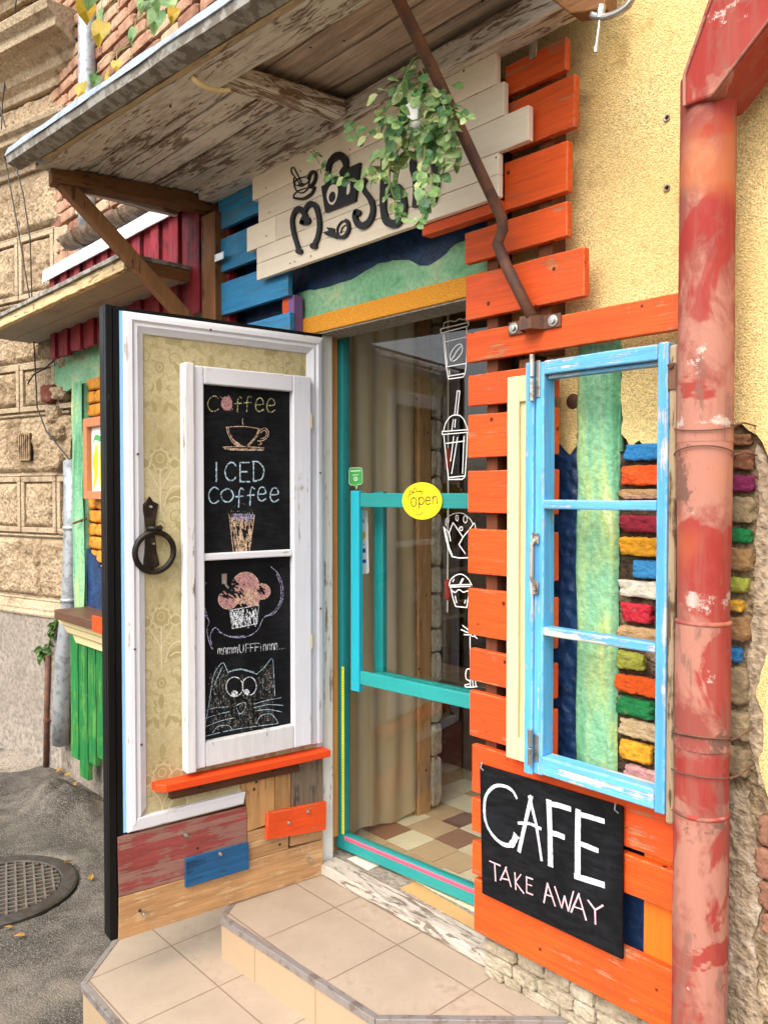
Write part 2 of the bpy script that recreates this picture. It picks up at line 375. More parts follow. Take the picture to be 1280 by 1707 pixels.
MT['grey_wood'] = wood('bare_grey_wood', C('#9a8468'), 'z', C('#5a4530'), .5, .85, .6, .3, .02, .4)
MT['cream'] = wood('cream_paint', C('#d9c795'), 'z', C('#b0925e'), .2, .5, .2, .04, 0, .1)
MT['pipe_red'] = None
MT['white_paint'] = wood('white_gloss_paint', C('#d6d6da'), 'z', C('#a89e92'), .25, .5, .25, .05, 0, .12)
MT['white_paint_x'] = wood('white_gloss_paint_rail', C('#d6d5d7'), 'x', C('#a89e92'), .25, .5, .25, .05, 0, .12)
MT['white_worn'] = wood('white_paint_worn', C('#d4d2d0'), 'z', C('#8a7a66'), .3, .6, .4, .08, 0, .25, edge=.6, wear2=C('#8d806e'))
MT['light_blue'] = wood('pale_blue_paint', C('#8fc4e6'), 'z', None, 0, .5, .2, .08, 0, .1)
MT['jamb'] = wood('greyed_white_jamb', C('#d8d6cc'), 'z', C('#9a8c78'), .3, .6, .3, .08, 0, .25)
MT['amber_strip'] = wood('amber_door_stop', C('#c48a4a'), 'z', None, 0, .6, .3, .2, 0, .2)
MT['black_door'] = wood('black_door_paint', C('#060709'), 'z', C('#77736c'), .06, .42, .5, .2, 0, .1, spec=.22)
MT['board_black'] = board_black('blackboard')
MT['teal'] = wood('teal_paint', C('#188584'), 'z', C('#cfd6cf'), -.05, .35, .2, .12, 0, .2, spec=.5)
MT['teal_x'] = wood('teal_paint_rail', C('#279490'), 'x', C('#cfd6cf'), -.05, .35, .2, .12, 0, .2, spec=.5)
MT['teal_hi'] = wood('bright_teal_bar', C('#1fa0b0'), 'z', C('#d8e0dc'), -.05, .35, .2, .1, 0, .1, spec=.5)
MT['tan_pine'] = wood('honey_pine', C('#b68a5c'), 'x', C('#c8a274'), .5, .65, .5, .32, .06, .4)
MT['tan_pine_z'] = wood('honey_pine_upright', C('#b28654'), 'z', C('#98703f'), .4, .65, .5, .32, .06, .4)
MT['red_faded'] = wood('faded_red_plank', C('#93453f'), 'x', C('#8f665a'), .62, .7, .4, .35, .05, .45)
MT['blue_board'] = wood('mid_blue_plank', C('#1e547e'), 'x', C('#143a5c'), .4, .6, .4, .35, .05, .4)
MT['grey_brown_z'] = wood('grey_brown_plank', C('#7c6c58'), 'z', C('#4d4438'), .4, .75, .4, .3, .03, .4)
MT['dark_wood'] = wood('dark_stained_wood', C('#5c3720'), 'x', None, 0, .6, .3, .3, .02, .3)
MT['orange_new'] = wood('orange_shelf_paint', C('#e24a18'), 'x', None, 0, .5, .15, .08, .012, .08)
MT['letter_black'] = plain('black_letter', C('#0d0b0a'), .45, .2)
MT['cut_white'] = plain('pale_cutout', C('#e4d8c4'), .6, .05)
MT['ink_white'] = plain('white_marker', C('#f4f2ec'), .6, .03)
MT['ch_white'] = chalk('white_chalk', C('#e4e8ea'), .52)
MT['ch_yellow'] = chalk('yellow_chalk', C('#c9c68a'), .46)
MT['ch_tan'] = chalk('orange_chalk', C('#d4b496'), .56)
MT['ch_blue'] = chalk('pale_blue_chalk', C('#bfd8e4'), .54)
MT['ch_pink'] = chalk('pink_chalk', C('#b98a86'), .66)
MT['ch_lilac'] = chalk('lilac_chalk', C('#b8b0d0'), .46)
MT['ch_grey'] = chalk('grey_chalk', C('#8d8a80'), .32)
MT['ch_rose'] = chalk('rose_chalk', C('#e0b4ba'), .75)
MT['paint_white'] = chalk('white_paint_stroke', C('#cfd3d6'), .68)
MT['worn_iron'] = metal('worn_handle_iron', C('#4c4640'), .5, .5, C('#b0a598'), .5, .3)
MT['leaf'] = None

def pipe_red():
    t = T('red_pipe_paint'); v = t.vec((1, 1, .6)); iso = t.vec()
    a = t.noise(v, 6, 7, .68, .5); b = t.noise(iso, 3.2, 5, .6, .6); c_ = t.noise(t.vec((1, 1, .25)), 16, 6, .7)
    col = t.mix(t.ramp(a, (.42, 0.0), (.54, 1.0)), C('#87443b'), C('#a4705f'))
    col = t.mix(t.ramp(b, (.535, 0.0), (.56, .85)), col, C('#8e2a24'))
    col = t.mix(t.ramp(c_, (.57, 0.0), (.62, .7)), col, C('#75564a'))
    col = t.mix(t.ramp(t.noise(iso, 7, 9, .75), (.645, 0.0), (.67, .8)), col, C('#bdb0a4'))
    col = t.mix(t.ramp(t.noise(iso, 2.1, 3, .5), (.62, 0.0), (.7, .5)), col, C('#c0703c'))
    sp = t.n('ShaderNodeSeparateXYZ'); t.set(sp.inputs[0], t.co)
    def band(z, hw):  # local height from the pavement
        return t.math('SUBTRACT', 1.0, t.math('MULTIPLY', t.math('ABSOLUTE', t.math('SUBTRACT', sp.outputs[2], z)), 1 / hw), True)
    fl = t.noise(iso, 9, 9, .72)
    for z, hw, cc, th in ((1.72, .30, C('#5c463a'), .50), (1.47, .16, C('#b8aca0'), .53), (1.16, .14, C('#5a4238'), .50), (.97, .12, C('#64493e'), .52), (1.85, .05, C('#c4bab0'), .52), (.05, .3, C('#84655a'), .52)):
        m_ = t.ramp(t.math('ADD', fl, t.math('MULTIPLY', t.math('SUBTRACT', band(z, hw), 1.0), .35)), (th - .02, 0.0), (th + .03, .85)); col = t.mix(m_, col, cc)
    st = t.noise(t.vec((1, 1, .08)), 26, 5, .65); col = t.mix(t.ramp(st, (.5, 0.0), (.66, .45)), col, C('#8c5a4c'))
    return t.done(col, .75, t.bump(t.math('ADD', a, c_), .4, .003), 0, .2)
MT['pipe_red'] = pipe_red()
def leafm(name, a, b):
    t = T(name); f = t.noise(t.vec(), 14, 3); c_ = t.mix(t.ramp(t.math('ADD', t.math('MULTIPLY', f, .7), t.math('MULTIPLY', t.noise(t.vec(), 90, 2), .3)), (.35, 0.0), (.62, 1.0)), a, b)
    t.done(c_, .45, None, 0, .4)
    tl = t.n('ShaderNodeBsdfTranslucent'); t.set(tl.inputs[0], c_); mx = t.n('ShaderNodeMixShader'); mx.inputs[0].default_value = .3
    t.t.links.new(t.b.outputs[0], mx.inputs[1]); t.t.links.new(tl.outputs[0], mx.inputs[2]); t.t.links.new(mx.outputs[0], t.out.inputs[0]); return t.m
MT['leaf'] = leafm('plant_leaf', C('#4a7a40'), C('#97b070'))
MT['leaf_dark'] = leafm('plant_leaf_deep', C('#2f5a30'), C('#557f48')); MT['leaf_pale'] = leafm('plant_leaf_young', C('#8fa862'), C('#c3cc8c'))
MT['vine_leaf'] = leafm('autumn_vine_leaf', C('#8a8a2c'), C('#c9a024'))
MT['ivy_leaf'] = leafm('ivy_leaf', C('#2e4d22'), C('#5a7c38'))
MT['dry_leaf'] = leafm('dry_leaf', C('#9a6434'), C('#c99a48'))
MT['stem'] = plain('plant_stem', C('#7a8450'), .7)
def glass():
    t = T('window_glass'); tr = t.n('ShaderNodeBsdfTransparent'); gl = t.n('ShaderNodeBsdfGlossy'); gl.inputs['Roughness'].default_value = .01
    tr.inputs[0].default_value = (.96, .97, .96, 1)
    fr = t.n('ShaderNodeFresnel'); fr.inputs[0].default_value = 1.5; mx = t.n('ShaderNodeMixShader')
    ge = t.n('ShaderNodeNewGeometry'); t.set(mx.inputs[0], t.math('MULTIPLY', t.math('MULTIPLY', fr.outputs[0], 1.7, True), t.math('SUBTRACT', 1.0, ge.outputs['Backfacing']))); t.t.links.new(tr.outputs[0], mx.inputs[1]); t.t.links.new(gl.outputs[0], mx.inputs[2]); t.t.links.new(mx.outputs[0], t.out.inputs[0]); t.t.nodes.remove(t.b); return t.m
MT['glass'] = glass()
def fabric():
    t = T('burlap_curtain'); v = t.vec((1, 1, 1), False)
    wv = t.n('ShaderNodeTexWave'); wv.bands_direction = 'Z'; wv.inputs['Scale'].default_value = 90; t.set(wv.inputs['Vector'], v); wv.inputs['Distortion'].default_value = 1
    f = t.noise(v, 4, 6, .65); c_ = t.mix(f, C('#d6ba88'), C('#f0dcb4')); c_ = t.mix(t.math('MULTIPLY', wv.outputs[1], .18), c_, C('#a08a60'))
    t.done(c_, .9, t.bump(wv.outputs[1], .3, .001), 0, .1)
    tl = t.n('ShaderNodeBsdfTranslucent'); t.set(tl.inputs[0], c_); mx = t.n('ShaderNodeMixShader'); mx.inputs[0].default_value = .5
    t.t.links.new(t.b.outputs[0], mx.inputs[1]); t.t.links.new(tl.outputs[0], mx.inputs[2]); t.t.links.new(mx.outputs[0], t.out.inputs[0]); return t.m
MT['curtain'] = fabric()
def tile_mat(name, c1, sx, sy, ox, oy, groove=True):
    t = T(name); v = t.vec((1, 1, 1), False); sp = t.n('ShaderNodeSeparateXYZ'); t.set(sp.inputs[0], v)
    def line(o, off, per):
        u = t.math('ABSOLUTE', t.math('SUBTRACT', t.math('FRACT', t.math('ADD', t.math('DIVIDE', t.math('SUBTRACT', o, off), per), .5)), .5)); return t.math('MULTIPLY', u, per)
    dd = t.math('MINIMUM', line(sp.outputs[0], ox, sx), line(sp.outputs[1], oy, sy))
    f = t.noise(v, 4, 6, .65); sm = t.noise(v, 30, 6, .7)
    col = t.mix(t.ramp(f, (.35, 0.0), (.65, 1.0)), K(c1, .86), K(c1, 1.05)); col = t.mix(t.ramp(t.math('MULTIPLY', f, sm), (.3, 0.0), (.46, .5)), col, K(c1, .5))
    g = t.ramp(dd, (.0010, 1.0), (.0018, 0.0)); col = t.mix(g, col, C('#6d5a48'))
    return t.done(col, t.ramp(sm, (.3, .38), (.7, .58)), t.bump(t.math('SUBTRACT', t.math('MULTIPLY', sm, .1), g), .4, .001), 0, .4)
def riser_mat():
    t = T('beige_riser_tile'); v = t.vec((1, 1, 1), False); f = t.noise(v, 3, 5, .6); sm = t.noise(v, 40, 5, .7)
    sp = t.n('ShaderNodeSeparateXYZ'); t.set(sp.inputs[0], v)
    u = t.math('MULTIPLY', t.math('ABSOLUTE', t.math('SUBTRACT', t.math('FRACT', t.math('ADD', t.math('DIVIDE', t.math('SUBTRACT', sp.outputs[0], .14), .30), .5)), .5)), .30)
    c_ = t.mix(f, C('#9c856a'), C('#aa9376')); c_ = t.mix(t.ramp(sm, (.6, 0.0), (.7, .4)), c_, C('#9d7a52')); c_ = t.mix(t.ramp(u, (.0008, 1.0), (.0016, 0.0)), c_, C('#80664a'))
    return t.done(c_, .45, t.bump(sm, .05, .001), 0, .4)
MT['riser'] = riser_mat()
def asphalt():
    t = T('asphalt'); v = t.vec((1, 1, 1), False); l = t.noise(v, 1.6, 8, .68); mi = t.noise(v, 7, 10, .75); gr = t.vor(v, 110); gr2 = t.noise(v, 190, 3, .6); g3 = t.vor(v, 260)
    c_ = t.mix(t.ramp(l, (.38, 0.0), (.62, 1.0)), C('#3f3b36'), C('#726b61')); c_ = t.mix(t.ramp(mi, (.42, .7), (.6, 0.0)), c_, C('#2f2c28'))
    c_ = t.mix(t.ramp(gr2, (.5, 0.0), (.66, .6)), c_, C('#968d80')); c_ = t.mix(t.ramp(g3, (.16, .7), (.3, 0.0)), c_, C('#1d1a17')); c_ = t.mix(t.ramp(t.noise(v, 2.6, 7, .65), (.55, 0.0), (.66, .65)), c_, C('#857b6c'))
    c_ = t.mix(t.ramp(gr, (.1, .8), (.2, 0.0)), c_, C('#a0978a'))
    h = t.math('ADD', t.math('MULTIPLY', mi, .5), t.math('ADD', t.math('MULTIPLY', gr, -.7), gr2)); return t.done(c_, .92, t.bump(h, .9, .004), 0, .12)
MT['asphalt'] = asphalt()
MT['concrete'] = stucco('pavement_concrete', C('#9a8f80'), C('#756c60'), 70, .5, .9, C('#575048'), .4)
MT['nb_smooth'] = stucco('tan_render', C('#b9a588'), C('#9a876c'), 70, .5, .92, C('#7c6a54'), .4)
MT['nb_rough'] = stucco('rockfaced_render', C('#b29c7e'), C('#937e62'), 45, 1.0, .95, C('#77634a'), .45, dist=.012)
MT['nb_plinth'] = stucco('grey_plinth_render', C('#968c80'), C('#80766a'), 40, .35, .92, C('#a0978a'), .2)
MT['brick'] = blotch('old_brick', [C('#7e5c4a'), C('#ae8468'), C('#c6a88c')], 12, 5, .9, .8, dist=.006)
MT['brick_pale'] = blotch('pale_brick', [C('#9a7c62'), C('#c0a284'), C('#d0b89c')], 12, 6, .9, .8, dist=.006); MT['brick_dark'] = blotch('dark_brick', [C('#5e4034'), C('#8c624c'), C('#a07a60')], 12, 6, .9, .8, dist=.006)
MT['brick_ochre'] = blotch('ochre_painted_brick', [C('#a8641c'), C('#cf8a2c'), C('#d99a44')], 12, 5, .8, .8, dist=.006)
MT['stone_clad'] = blotch('pale_stone_cladding', [C('#7c6f5c'), C('#a59880'), C('#c2b8a2')], 14, 9, .9, .9, dist=.01)
def painted_brick(hexc):
    k = 'pb_' + hexc
    if k not in MT:
        t = T('painted_brick_' + hexc.strip('#')); v = t.vec(); f = t.noise(v, 30, 5, .65); b = C(hexc)
        c_ = t.mix(t.ramp(f, (.3, .6), (.55, 0.0)), b, K(b, .5)); c_ = t.mix(t.ramp(t.noise(v, 18, 7, .72), (.60, 0.0), (.66, .85)), c_, C('#8a7058'))
        MT[k] = t.done(c_, .6, t.bump(t.noise(v, 55, 8, .72), 1.0, .012), 0, .25)
    return MT[k]

# ================================================================== THE SETTING
g = G(); g.grid(lambda u, v: (-40 + 80 * u, -50 + 52 * v, -.282 - .0), 4, 4)
o = g.build('street', MT['asphalt']); o['kind'] = 'structure'
LMP = pZ(105, 1322, -.2)
def street_patch(u, v):                     # uneven asphalt close to the steps
    x = -4.5 + 6.5 * u; y = -3.2 + 3.4 * v
    e = min(u, 1 - u, v, 1 - v); k = min(1, e * 8)
    h = noise.noise(Vector((x * 2.2, y * 2.2, 1))) * .012 + noise.noise(Vector((x * 8, y * 8, 4))) * .005
    lump = math.exp(-((((x - LMP.x) / .30) ** 2 + ((y - LMP.y) / .16) ** 2) ** 1.5)) * .11 * (1 + .5 * noise.noise(Vector((x * 9, y * 9, 2))) + .3 * noise.noise(Vector((x * 22, y * 22, 5))))
    rm = math.hypot(x + 1.266, y + .78); h *= max(0, min(1, (rm - .36) / .2)); h -= .03 * max(0, min(1, (.34 - rm) / .03))
    return (x, y, -.268 + k * (h + lump) - (1 - k) * .01)
g = G(); g.grid(street_patch, 260, 140)
o = g.build('road_surface', MT['asphalt'], smooth=True); o['kind'] = 'structure'
def pave(u, v):
    s = -.02 + 3.2 * u; d_ = .02 + (.42 + .07 * noise.noise(Vector((u * 9, 3, 0)))) * v
    p = NB_O + NB_X * s + NB_N * d_
    return (p.x, p.y, -.243 - .055 * v ** 2 - .07 * max(0, 1 - u * 18) ** 2 + .006 * noise.noise(Vector((p.x * 7, p.y * 7, 8))))
g = G(); g.grid(pave, 60, 10)
o = g.build('pavement', MT['concrete'], smooth=True); o['kind'] = 'structure'

# ------------------------------------------------------------------ the cafe building
cafe = thing('cafe_building', 'old cafe building with yellow stucco wall, ochre lintel and bare painted bricks around the doorway', 'building', (0, 0, 0))
g = G()
g.box(-2.74, -.118, .03, .2, -.4, 7); g.box(.80, 1.19, .03, .2, -.4, 7)
g.box(1.19, 7, .03, .2, -.4, 7); g.box(-.118, .80, .031, .2, 2.22, 7)
g.build('wall', MT['mortar_dark'], cafe)
def sheet(poly, y0, y1, step=.02, amp=.008, seed=0):
    P = ragged(poly, step, amp, seed) if amp else poly
    return [(p[0], y0, p[1]) for p in P], (0, y1 - y0, 0)
def stucco_piece(name, poly, y0, mat, amp=.008, seed=0, y1=.035, sm=.0):
    g = G(); p, off = sheet(poly, y0, y1, .018, amp, seed); g.prism(p, off); return g.build(name, mat, cafe)
# yellow stucco, with a broken lower edge either side of the post and beyond the downpipe
stucco_piece('stucco', [(.83, 2.19), (.83, 1.86), (1.0, 1.86), (1.0, 1.575), (1.05, 1.56), (1.08, 1.53), (1.104, 1.56), (1.104, 1.86), (1.232, 1.86), (1.236, 1.58), (1.26, 1.545), (1.285, 1.56), (1.31, 1.535), (1.34, 1.55), (1.40, 1.56), (1.47, 1.57), (1.54, 1.585), (1.58, 1.56), (1.61, 1.50), (1.68, 1.46), (1.75, 1.30), (1.9, 1.2), (2.1, .9), (2.3, .7), (3, .6), (6.9, .6), (6.9, 6.9), (.83, 6.9)], .0, MT['yellow_stucco'], .007, 1)
stucco_piece('stucco_patch', [(1.578, .98), (1.60, 1.06), (1.7, 1.10), (1.85, .98), (1.85, .70), (1.70, .70), (1.61, .735), (1.585, .80), (1.60, .88)], .012, MT['yellow_stucco'], .008, 5)
stucco_piece('mortar_coat', [(1.573, 1.54), (1.60, 1.49), (1.66, 1.45), (1.74, 1.29), (1.9, 1.19), (2.1, .89), (2.3, .69), (3, .59), (6.9, .59), (6.9, .30), (2, .26), (1.64, .72), (1.585, .76), (1.553, .9), (1.558, 1.05), (1.57, 1.2), (1.578, 1.35)], .018, MT['grey_mortar'], .01, 3)
stucco_piece('mortar_foot', [(1.50, .73), (1.56, .74), (1.575, .66), (1.60, .55), (1.585, .40), (1.60, .2), (1.62, -.27), (1.2, -.27), (1.2, .14), (1.45, .14)], .012, MT['grey_mortar'], .012, 9)
# dark blue plaster and the green timber above the door, ochre lintel
stucco_piece('blue_plaster_band', [(-.6, 2.69), (-.6, 2.02), (-.21, 2.02), (-.21, 2.10), (.0, 2.10), (.66, 2.10), (.83, 2.10), (.83, 2.69)], .012, MT['dark_blue'], 0)
stucco_piece('green_timber', [(-.215, 2.062), (-.215, 2.183), (-.12, 2.19), (.02, 2.176), (.185, 2.182), (.30, 2.205), (.38, 2.20), (.457, 2.188), (.50, 2.16), (.545, 2.148), (.608, 2.164), (.66, 2.19), (.82, 2.20), (.82, 2.075)], -.006, MT['green_plaster'], .004, 7)
g = G(); g.box(-.20, .82, -.02, .03, 2.018, 2.082); g.build('lintel', MT['lintel'], cafe, bevel=.004)
g = G(); g.box(-.10, .81, -.012, .10, 2.012, 2.0215); g.build('soffit', MT['soffit'], cafe)
g = G(); g.box(-.60, -.21, -.004, .03, 1.0, 2.05); g.build('side_plaster', MT['green_plaster'], cafe)
# door jamb on the left
g = G(); g.box(-.075, -.018, -.02, .055, .02, 2.016); g.build('door_jamb', MT['jamb'], cafe, bevel=.003)
g = G(); g.box(-.125, -.040, .056, .098, .10, 2.011); g.build('door_stop', MT['amber_strip'], cafe, bevel=.002)
g = G(); g.box(.80, .84, .0, .6, .0, 2.02); g.box(-.14, -.0655, .099, .165, -.02, 2.2); g.build('door_reveal', MT['plaster_int'], cafe)
# threshold: old peeled timber sill with a tiled strip behind it
MT['sill'] = peel('peeled_white_sill', C('#b8b0a2'), C('#75675a'), 'x', .45)
g = G(); g.plank(-.015, .82, .001, .042, -.02, .062, n=24, wob=.004); g.build('threshold', MT['sill'], cafe, bevel=.005)
g = G(); g.box(-.06, .82, .063, .6, -.05, .036); g.build('threshold_slab', MT['concrete'], cafe)
# stone cladding along the foot of the wall
g = G(); r_ = random.Random(3); z = -.27
while z < .16:
    hh_ = r_.uniform(.022, .055); x = .818
    while x < 1.62:
        L = r_.uniform(.05, .15)
        k2 = 2 if hh_ > .045 and r_.random() < .4 else 1
        for j in range(k2):
            g.rock((x + L / 2, -.014 + r_.uniform(-.006, .006), z + hh_ * (j + .5) / k2), (L / 2 - .0006, .034, hh_ / 2 / k2 - .0004), r_.random() * 50, .09, 6, 9)
        x += L
    z += hh_
g.build('stone_base', MT['stone_clad'], cafe, smooth=False, weld=True)
# green timber post set in the wall
def post(u, v):
    x = 1.104 + .128 * u; z = .69 + 1.17 * v; e = min(u, 1 - u) * .128
    k = noise.noise(Vector((x * 14, z * 5, 2))) * .006 + noise.noise(Vector((x * 50, z * 14, 7))) * .003
    return (x + noise.noise(Vector((z * 8, u * 3, 1))) * .004, -.018 + k - .0 + max(0, .012 - e) * 1.5, z)
g = G(); g.grid(post, 26, 130); g.box(1.106, 1.230, -.002, .03, .69, 1.86); g.build('timber_post', MT['green_post'], cafe, smooth=True)
def bluep(u, v):
    z = .685 + .89 * v; x = 1.012 + (.094 + .012 * noise.noise(Vector((z * 11, 0, 3)))) * u
    return (x, .004 + noise.noise(Vector((x * 40, z * 40, 1))) * .006 + noise.noise(Vector((x * 15, z * 15, 5))) * .005 + .02 * (v > .985), z)
g = G(); g.grid(bluep, 26, 200); g.build('blue_plaster_strip', MT['dark_blue'], cafe, smooth=True)
g = G(); g.prism(ragged([(1.09, .683), (1.10, .672), (1.40, .668), (1.40, .70), (1.30, .715), (1.24, .695), (1.15, .70)], .01, .006, 3) and [(p.x, -.004, p.y) for p in ragged([(1.05, .66), (1.44, .66), (1.44, .70), (1.30, .715), (1.24, .695), (1.05, .70)], .01, .005, 3)], (0, .03, 0)); g.build('blue_plaster_foot', MT['dark_blue'], cafe)
# hole beside the post
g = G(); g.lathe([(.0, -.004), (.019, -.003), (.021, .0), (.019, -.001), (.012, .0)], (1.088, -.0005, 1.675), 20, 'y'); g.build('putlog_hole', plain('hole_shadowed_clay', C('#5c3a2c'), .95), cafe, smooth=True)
# the loose bricks of the niche, each painted
W0 = wall2(0.0)
def nich(u, v):
    x = 1.225 + .2 * u; z = .66 + .875 * v
    return (x, .002 + .012 * noise.noise(Vector((x * 30, z * 30, 3))) + .006 * noise.noise(Vector((x * 80, z * 80, 6))), z)
g = G(); g.grid(nich, 24, 110); g.build('niche_mortar', MT['mortar_dark'], cafe, smooth=True)
niche = [('blue', '#2f7fb8', 1045, 1100, 738, 770), ('orange', '#e4551c', 1040, 1100, 773, 812), ('bare tan', '#b08a60', 1037, 1100, 814, 834), ('dark red', '#8c2030', 1037, 1100, 857, 890),
         ('mustard yellow', '#e09a22', 1038, 1100, 893, 929), ('light blue', '#3f8cc0', 1057, 1100, 932, 966), ('whitewashed', '#d9cdb8', 1037, 1100, 966, 998), ('crimson', '#c02836', 1039, 1090, 1003, 1040),
         ('bare tan', '#b89468', 1034, 1100, 1043, 1072), ('olive', '#a3a440', 1031, 1076, 1085, 1118), ('bright orange', '#ea5c1a', 1030, 1100, 1125, 1160), ('green', '#1f7a40', 1031, 1092, 1162, 1197),
         ('bare tan', '#bda27a', 1036, 1100, 1199, 1233), ('amber', '#e2a02a', 1036, 1090, 1234, 1272), ('dusty pink', '#cf9a94', 1044, 1100, 1277, 1306)]
for i, (nm, hx, x0, x1, y0, y1) in enumerate(niche):
    a = W0(x0, y0); b = W0(x1, y1); x1w = max(b[0], a[0] + .06) + (.02 if x1 == 1100 else 0)
    zm = (W0((x0 + x1) / 2, y0)[1] + W0((x0 + x1) / 2, y1)[1]) / 2; hz = abs(W0(x0, y0)[1] - W0(x0, y1)[1]) / 2
    g = G(); g.rock(((a[0] + x1w) / 2, .012, zm), ((x1w - a[0]) / 2, .030, hz * .84), i + 1, .13, 18, 8)
    o = g.build('painted_brick', painted_brick(hx), cafe, smooth=True, weld=True); o['label'] = nm + ' brick in the niche'
stucco_piece('brick_bed', [(1.44, -.28), (1.64, -.28), (1.64, 1.45), (1.60, 1.57), (1.44, 1.60)], .0225, MT['bed_mortar'], .004, 12)
outer = [('brown', '#9a6a48', 1224, 1250, 722, 744), ('brown', '#8d5c40', 1222, 1252, 748, 786), ('purple', '#8c2c58', 1222, 1252, 791, 822), ('grey tan', '#9c8664', 1222, 1252, 826, 876), ('green', '#1c7c40', 1222, 1249, 880, 907),
         ('brown', '#a07a50', 1222, 1250, 912, 955), ('olive', '#a2a440', 1221, 1243, 962, 990), ('yellow', '#d8a230', 1221, 1236, 1000, 1022), ('brown', '#a37a50', 1221, 1245, 1026, 1074), ('blue', '#2f7fb8', 1220, 1232, 1080, 1106), ('grey tan', '#a08a68', 1220, 1243, 1112, 1180), ('grey tan', '#aa9470', 1220, 1243, 1186, 1240), ('grey tan', '#a08a68', 1220, 1243, 1246, 1300)]
for i, (nm, hx, x0, x1, y0, y1) in enumerate(outer):
    a = W0(x0, y0); b = W0(x1, y1); zm = (a[1] + b[1]) / 2; hz = abs(W0(x0, y0)[1] - W0(x0, y1)[1]) / 2
    g = G(); g.rock(((a[0] - .03 + b[0]) / 2, .016, zm), ((b[0] - a[0] + .03) / 2, .020, hz * .86), 40 + i, .16, 14, 7)
    o = g.build('painted_brick', painted_brick(hx), cafe, smooth=True, weld=True); o['label'] = nm + ' brick beside the downpipe'
for i, (x0, x1, y0, y1) in enumerate([(1264, 1300, 1365, 1415), (1258, 1300, 1420, 1470), (1264, 1300, 1476, 1520), (1268, 1300, 1528, 1560)]):
    a = W0(x0, y0); b = W0(x1, y1)
    g = G(); g.rock(((a[0] + b[0]) / 2 + .02, .016, (a[1] + b[1]) / 2), ((b[0] - a[0]) / 2 + .02, .016, abs(a[1] - W0(x0, y1)[1]) / 2), 70 + i, .15, 14, 7)
    o = g.build('painted_brick', painted_brick('#a87860'), cafe, smooth=True, weld=True); o['label'] = 'bare red brick at the wall foot'
# rough stone under the broken stucco on the far right
g = G(); r_ = random.Random(11); z = -.25
while z < .72:
    x = 1.60; h_ = r_.uniform(.06, .11)
    while x < 2.4:
        L = r_.uniform(.09, .2); g.rock((x + L / 2 + .05, .02, z + h_ / 2), (L / 2, .028, h_ / 2), r_.random() * 90, .12, 5, 5); x += L
    z += h_
g.build('rubble_masonry', MT['stone_clad'], cafe, weld=True)
# bare brickwork above the small side roof
g = G(); r_ = random.Random(5); z = 2.72; row = 0
while z < 5.2:
    x = -2.74 + (row % 2) * .11
    while x < -.62:
        L = r_.uniform(.185, .215); g.cur = r_.choice((0, 0, 1, 2)); g.rock((x + L / 2, .016 + r_.uniform(-.006, .006), z + .031), (L / 2 - .007, .022, .030), r_.random() * 90, .06, 4, 8); x += L
    z += .076; row += 1
g.build('brickwork', [MT['brick'], MT['brick_pale'], MT['brick_dark']], cafe, weld=True)
# bare ochre brick wall and post beside the small side window
g = G(); r_ = random.Random(6); z = .74; row = 0
while z < 2.02:
    x = -2.25 + (row % 2) * .1
    while x < -.66:
        g.rock((x + .10, .012, z + .035), (.099, .03, .034), r_.random() * 90, .12, 5, 5); x += .205
    z += .074; row += 1
g.build('ochre_brickwork', MT['brick_ochre'], cafe, smooth=True, weld=True)
g = G(); g.prism([(p.x, -.01, p.y) for p in ragged([(-2.74, 2.14), (-2.5, 2.24), (-.62, 2.24), (-.62, 2.04), (-2.50, 2.03)], .03, .012, 2)], (0, .045, 0)); g.build('green_head_timber', MT['green_plaster'], cafe)
g = G(); g.box(-2.74, -.62, -.006, .03, 2.2, 2.75); g.build('upper_blue_plaster', MT['dark_blue'], cafe)
pl0 = pY(121, 850, -.05).x; pl1 = pY(139, 850, -.05).x
def post2(u, v):
    x = pl0 + (pl1 - pl0) * u; z = .74 + 1.31 * v
    return (x + .012 * noise.noise(Vector((z * 5, u, 2))), -.05 + noise.noise(Vector((x * 20, z * 4, 2))) * .012, z)
g = G(); g.grid(post2, 12, 60); g.box(pl0 + .012, pl1 - .012, -.036, .03, .74, 2.04); g.build('corner_post', MT['green_post'], cafe, smooth=True)
g = G(); g.prism([(p.x, -.03, p.y) for p in ragged([(-2.27, 1.16), (-2.1, 1.10), (-1.9, .98), (-1.8, .80), (-.7, .74), (-.7, .58), (-2.27, .58)], .02, .005, 2)], (0, .05, 0)); g.build('blue_dado', MT['dark_blue'], cafe)
g = G(); g.box(-2.7, -.62, -.012, .03, -.4, .62); g.build('lower_render', MT['concrete'], cafe)
# interior shell: a room behind the door with unseen openings added to light it
g = G(); R0, R1, RY = -2.6, 3.2, 4.2
g.box(R0 - .1, R0, .2, RY, -.05, 2.7); g.box(R1, R1 + .1, .2, 1.0, -.05, 2.7); g.box(R1, R1 + .1, 3.8, RY, -.05, 2.7); g.box(R1, R1 + .1, 1.0, 3.8, -.05, .5); g.box(R1, R1 + .1, 1.0, 3.8, 2.5, 2.7)  # wide right wall opening added to brighten the left wall
g.box(R0, -1.7, .2, RY, 2.7, 2.8); g.box(-.25, R1, .2, RY, 2.7, 2.8); g.box(-1.7, -.25, 1.7, RY, 2.7, 2.8); g.box(-1.7, -.25, .2, .26, 2.7, 2.8)  # roof opening added to light the curtain from behind
g.box(R0, -.9, RY, RY + .1, -.05, 2.7); g.box(1.5, R1, RY, RY + .1, -.05, 2.7); g.box(-.9, 1.5, RY, RY + .1, -.05, .95); g.box(-.9, 1.5, RY, RY + .1, 2.1, 2.7)  # back window opening added to let sky light in
g.build('room_shell', MT['plaster_int'], cafe)
g = G(); cols = []
r_ = random.Random(9)
PAL = ['#d2c29e', '#bca07a', '#8f664e', '#72503e', '#b8986e', '#dccfac']
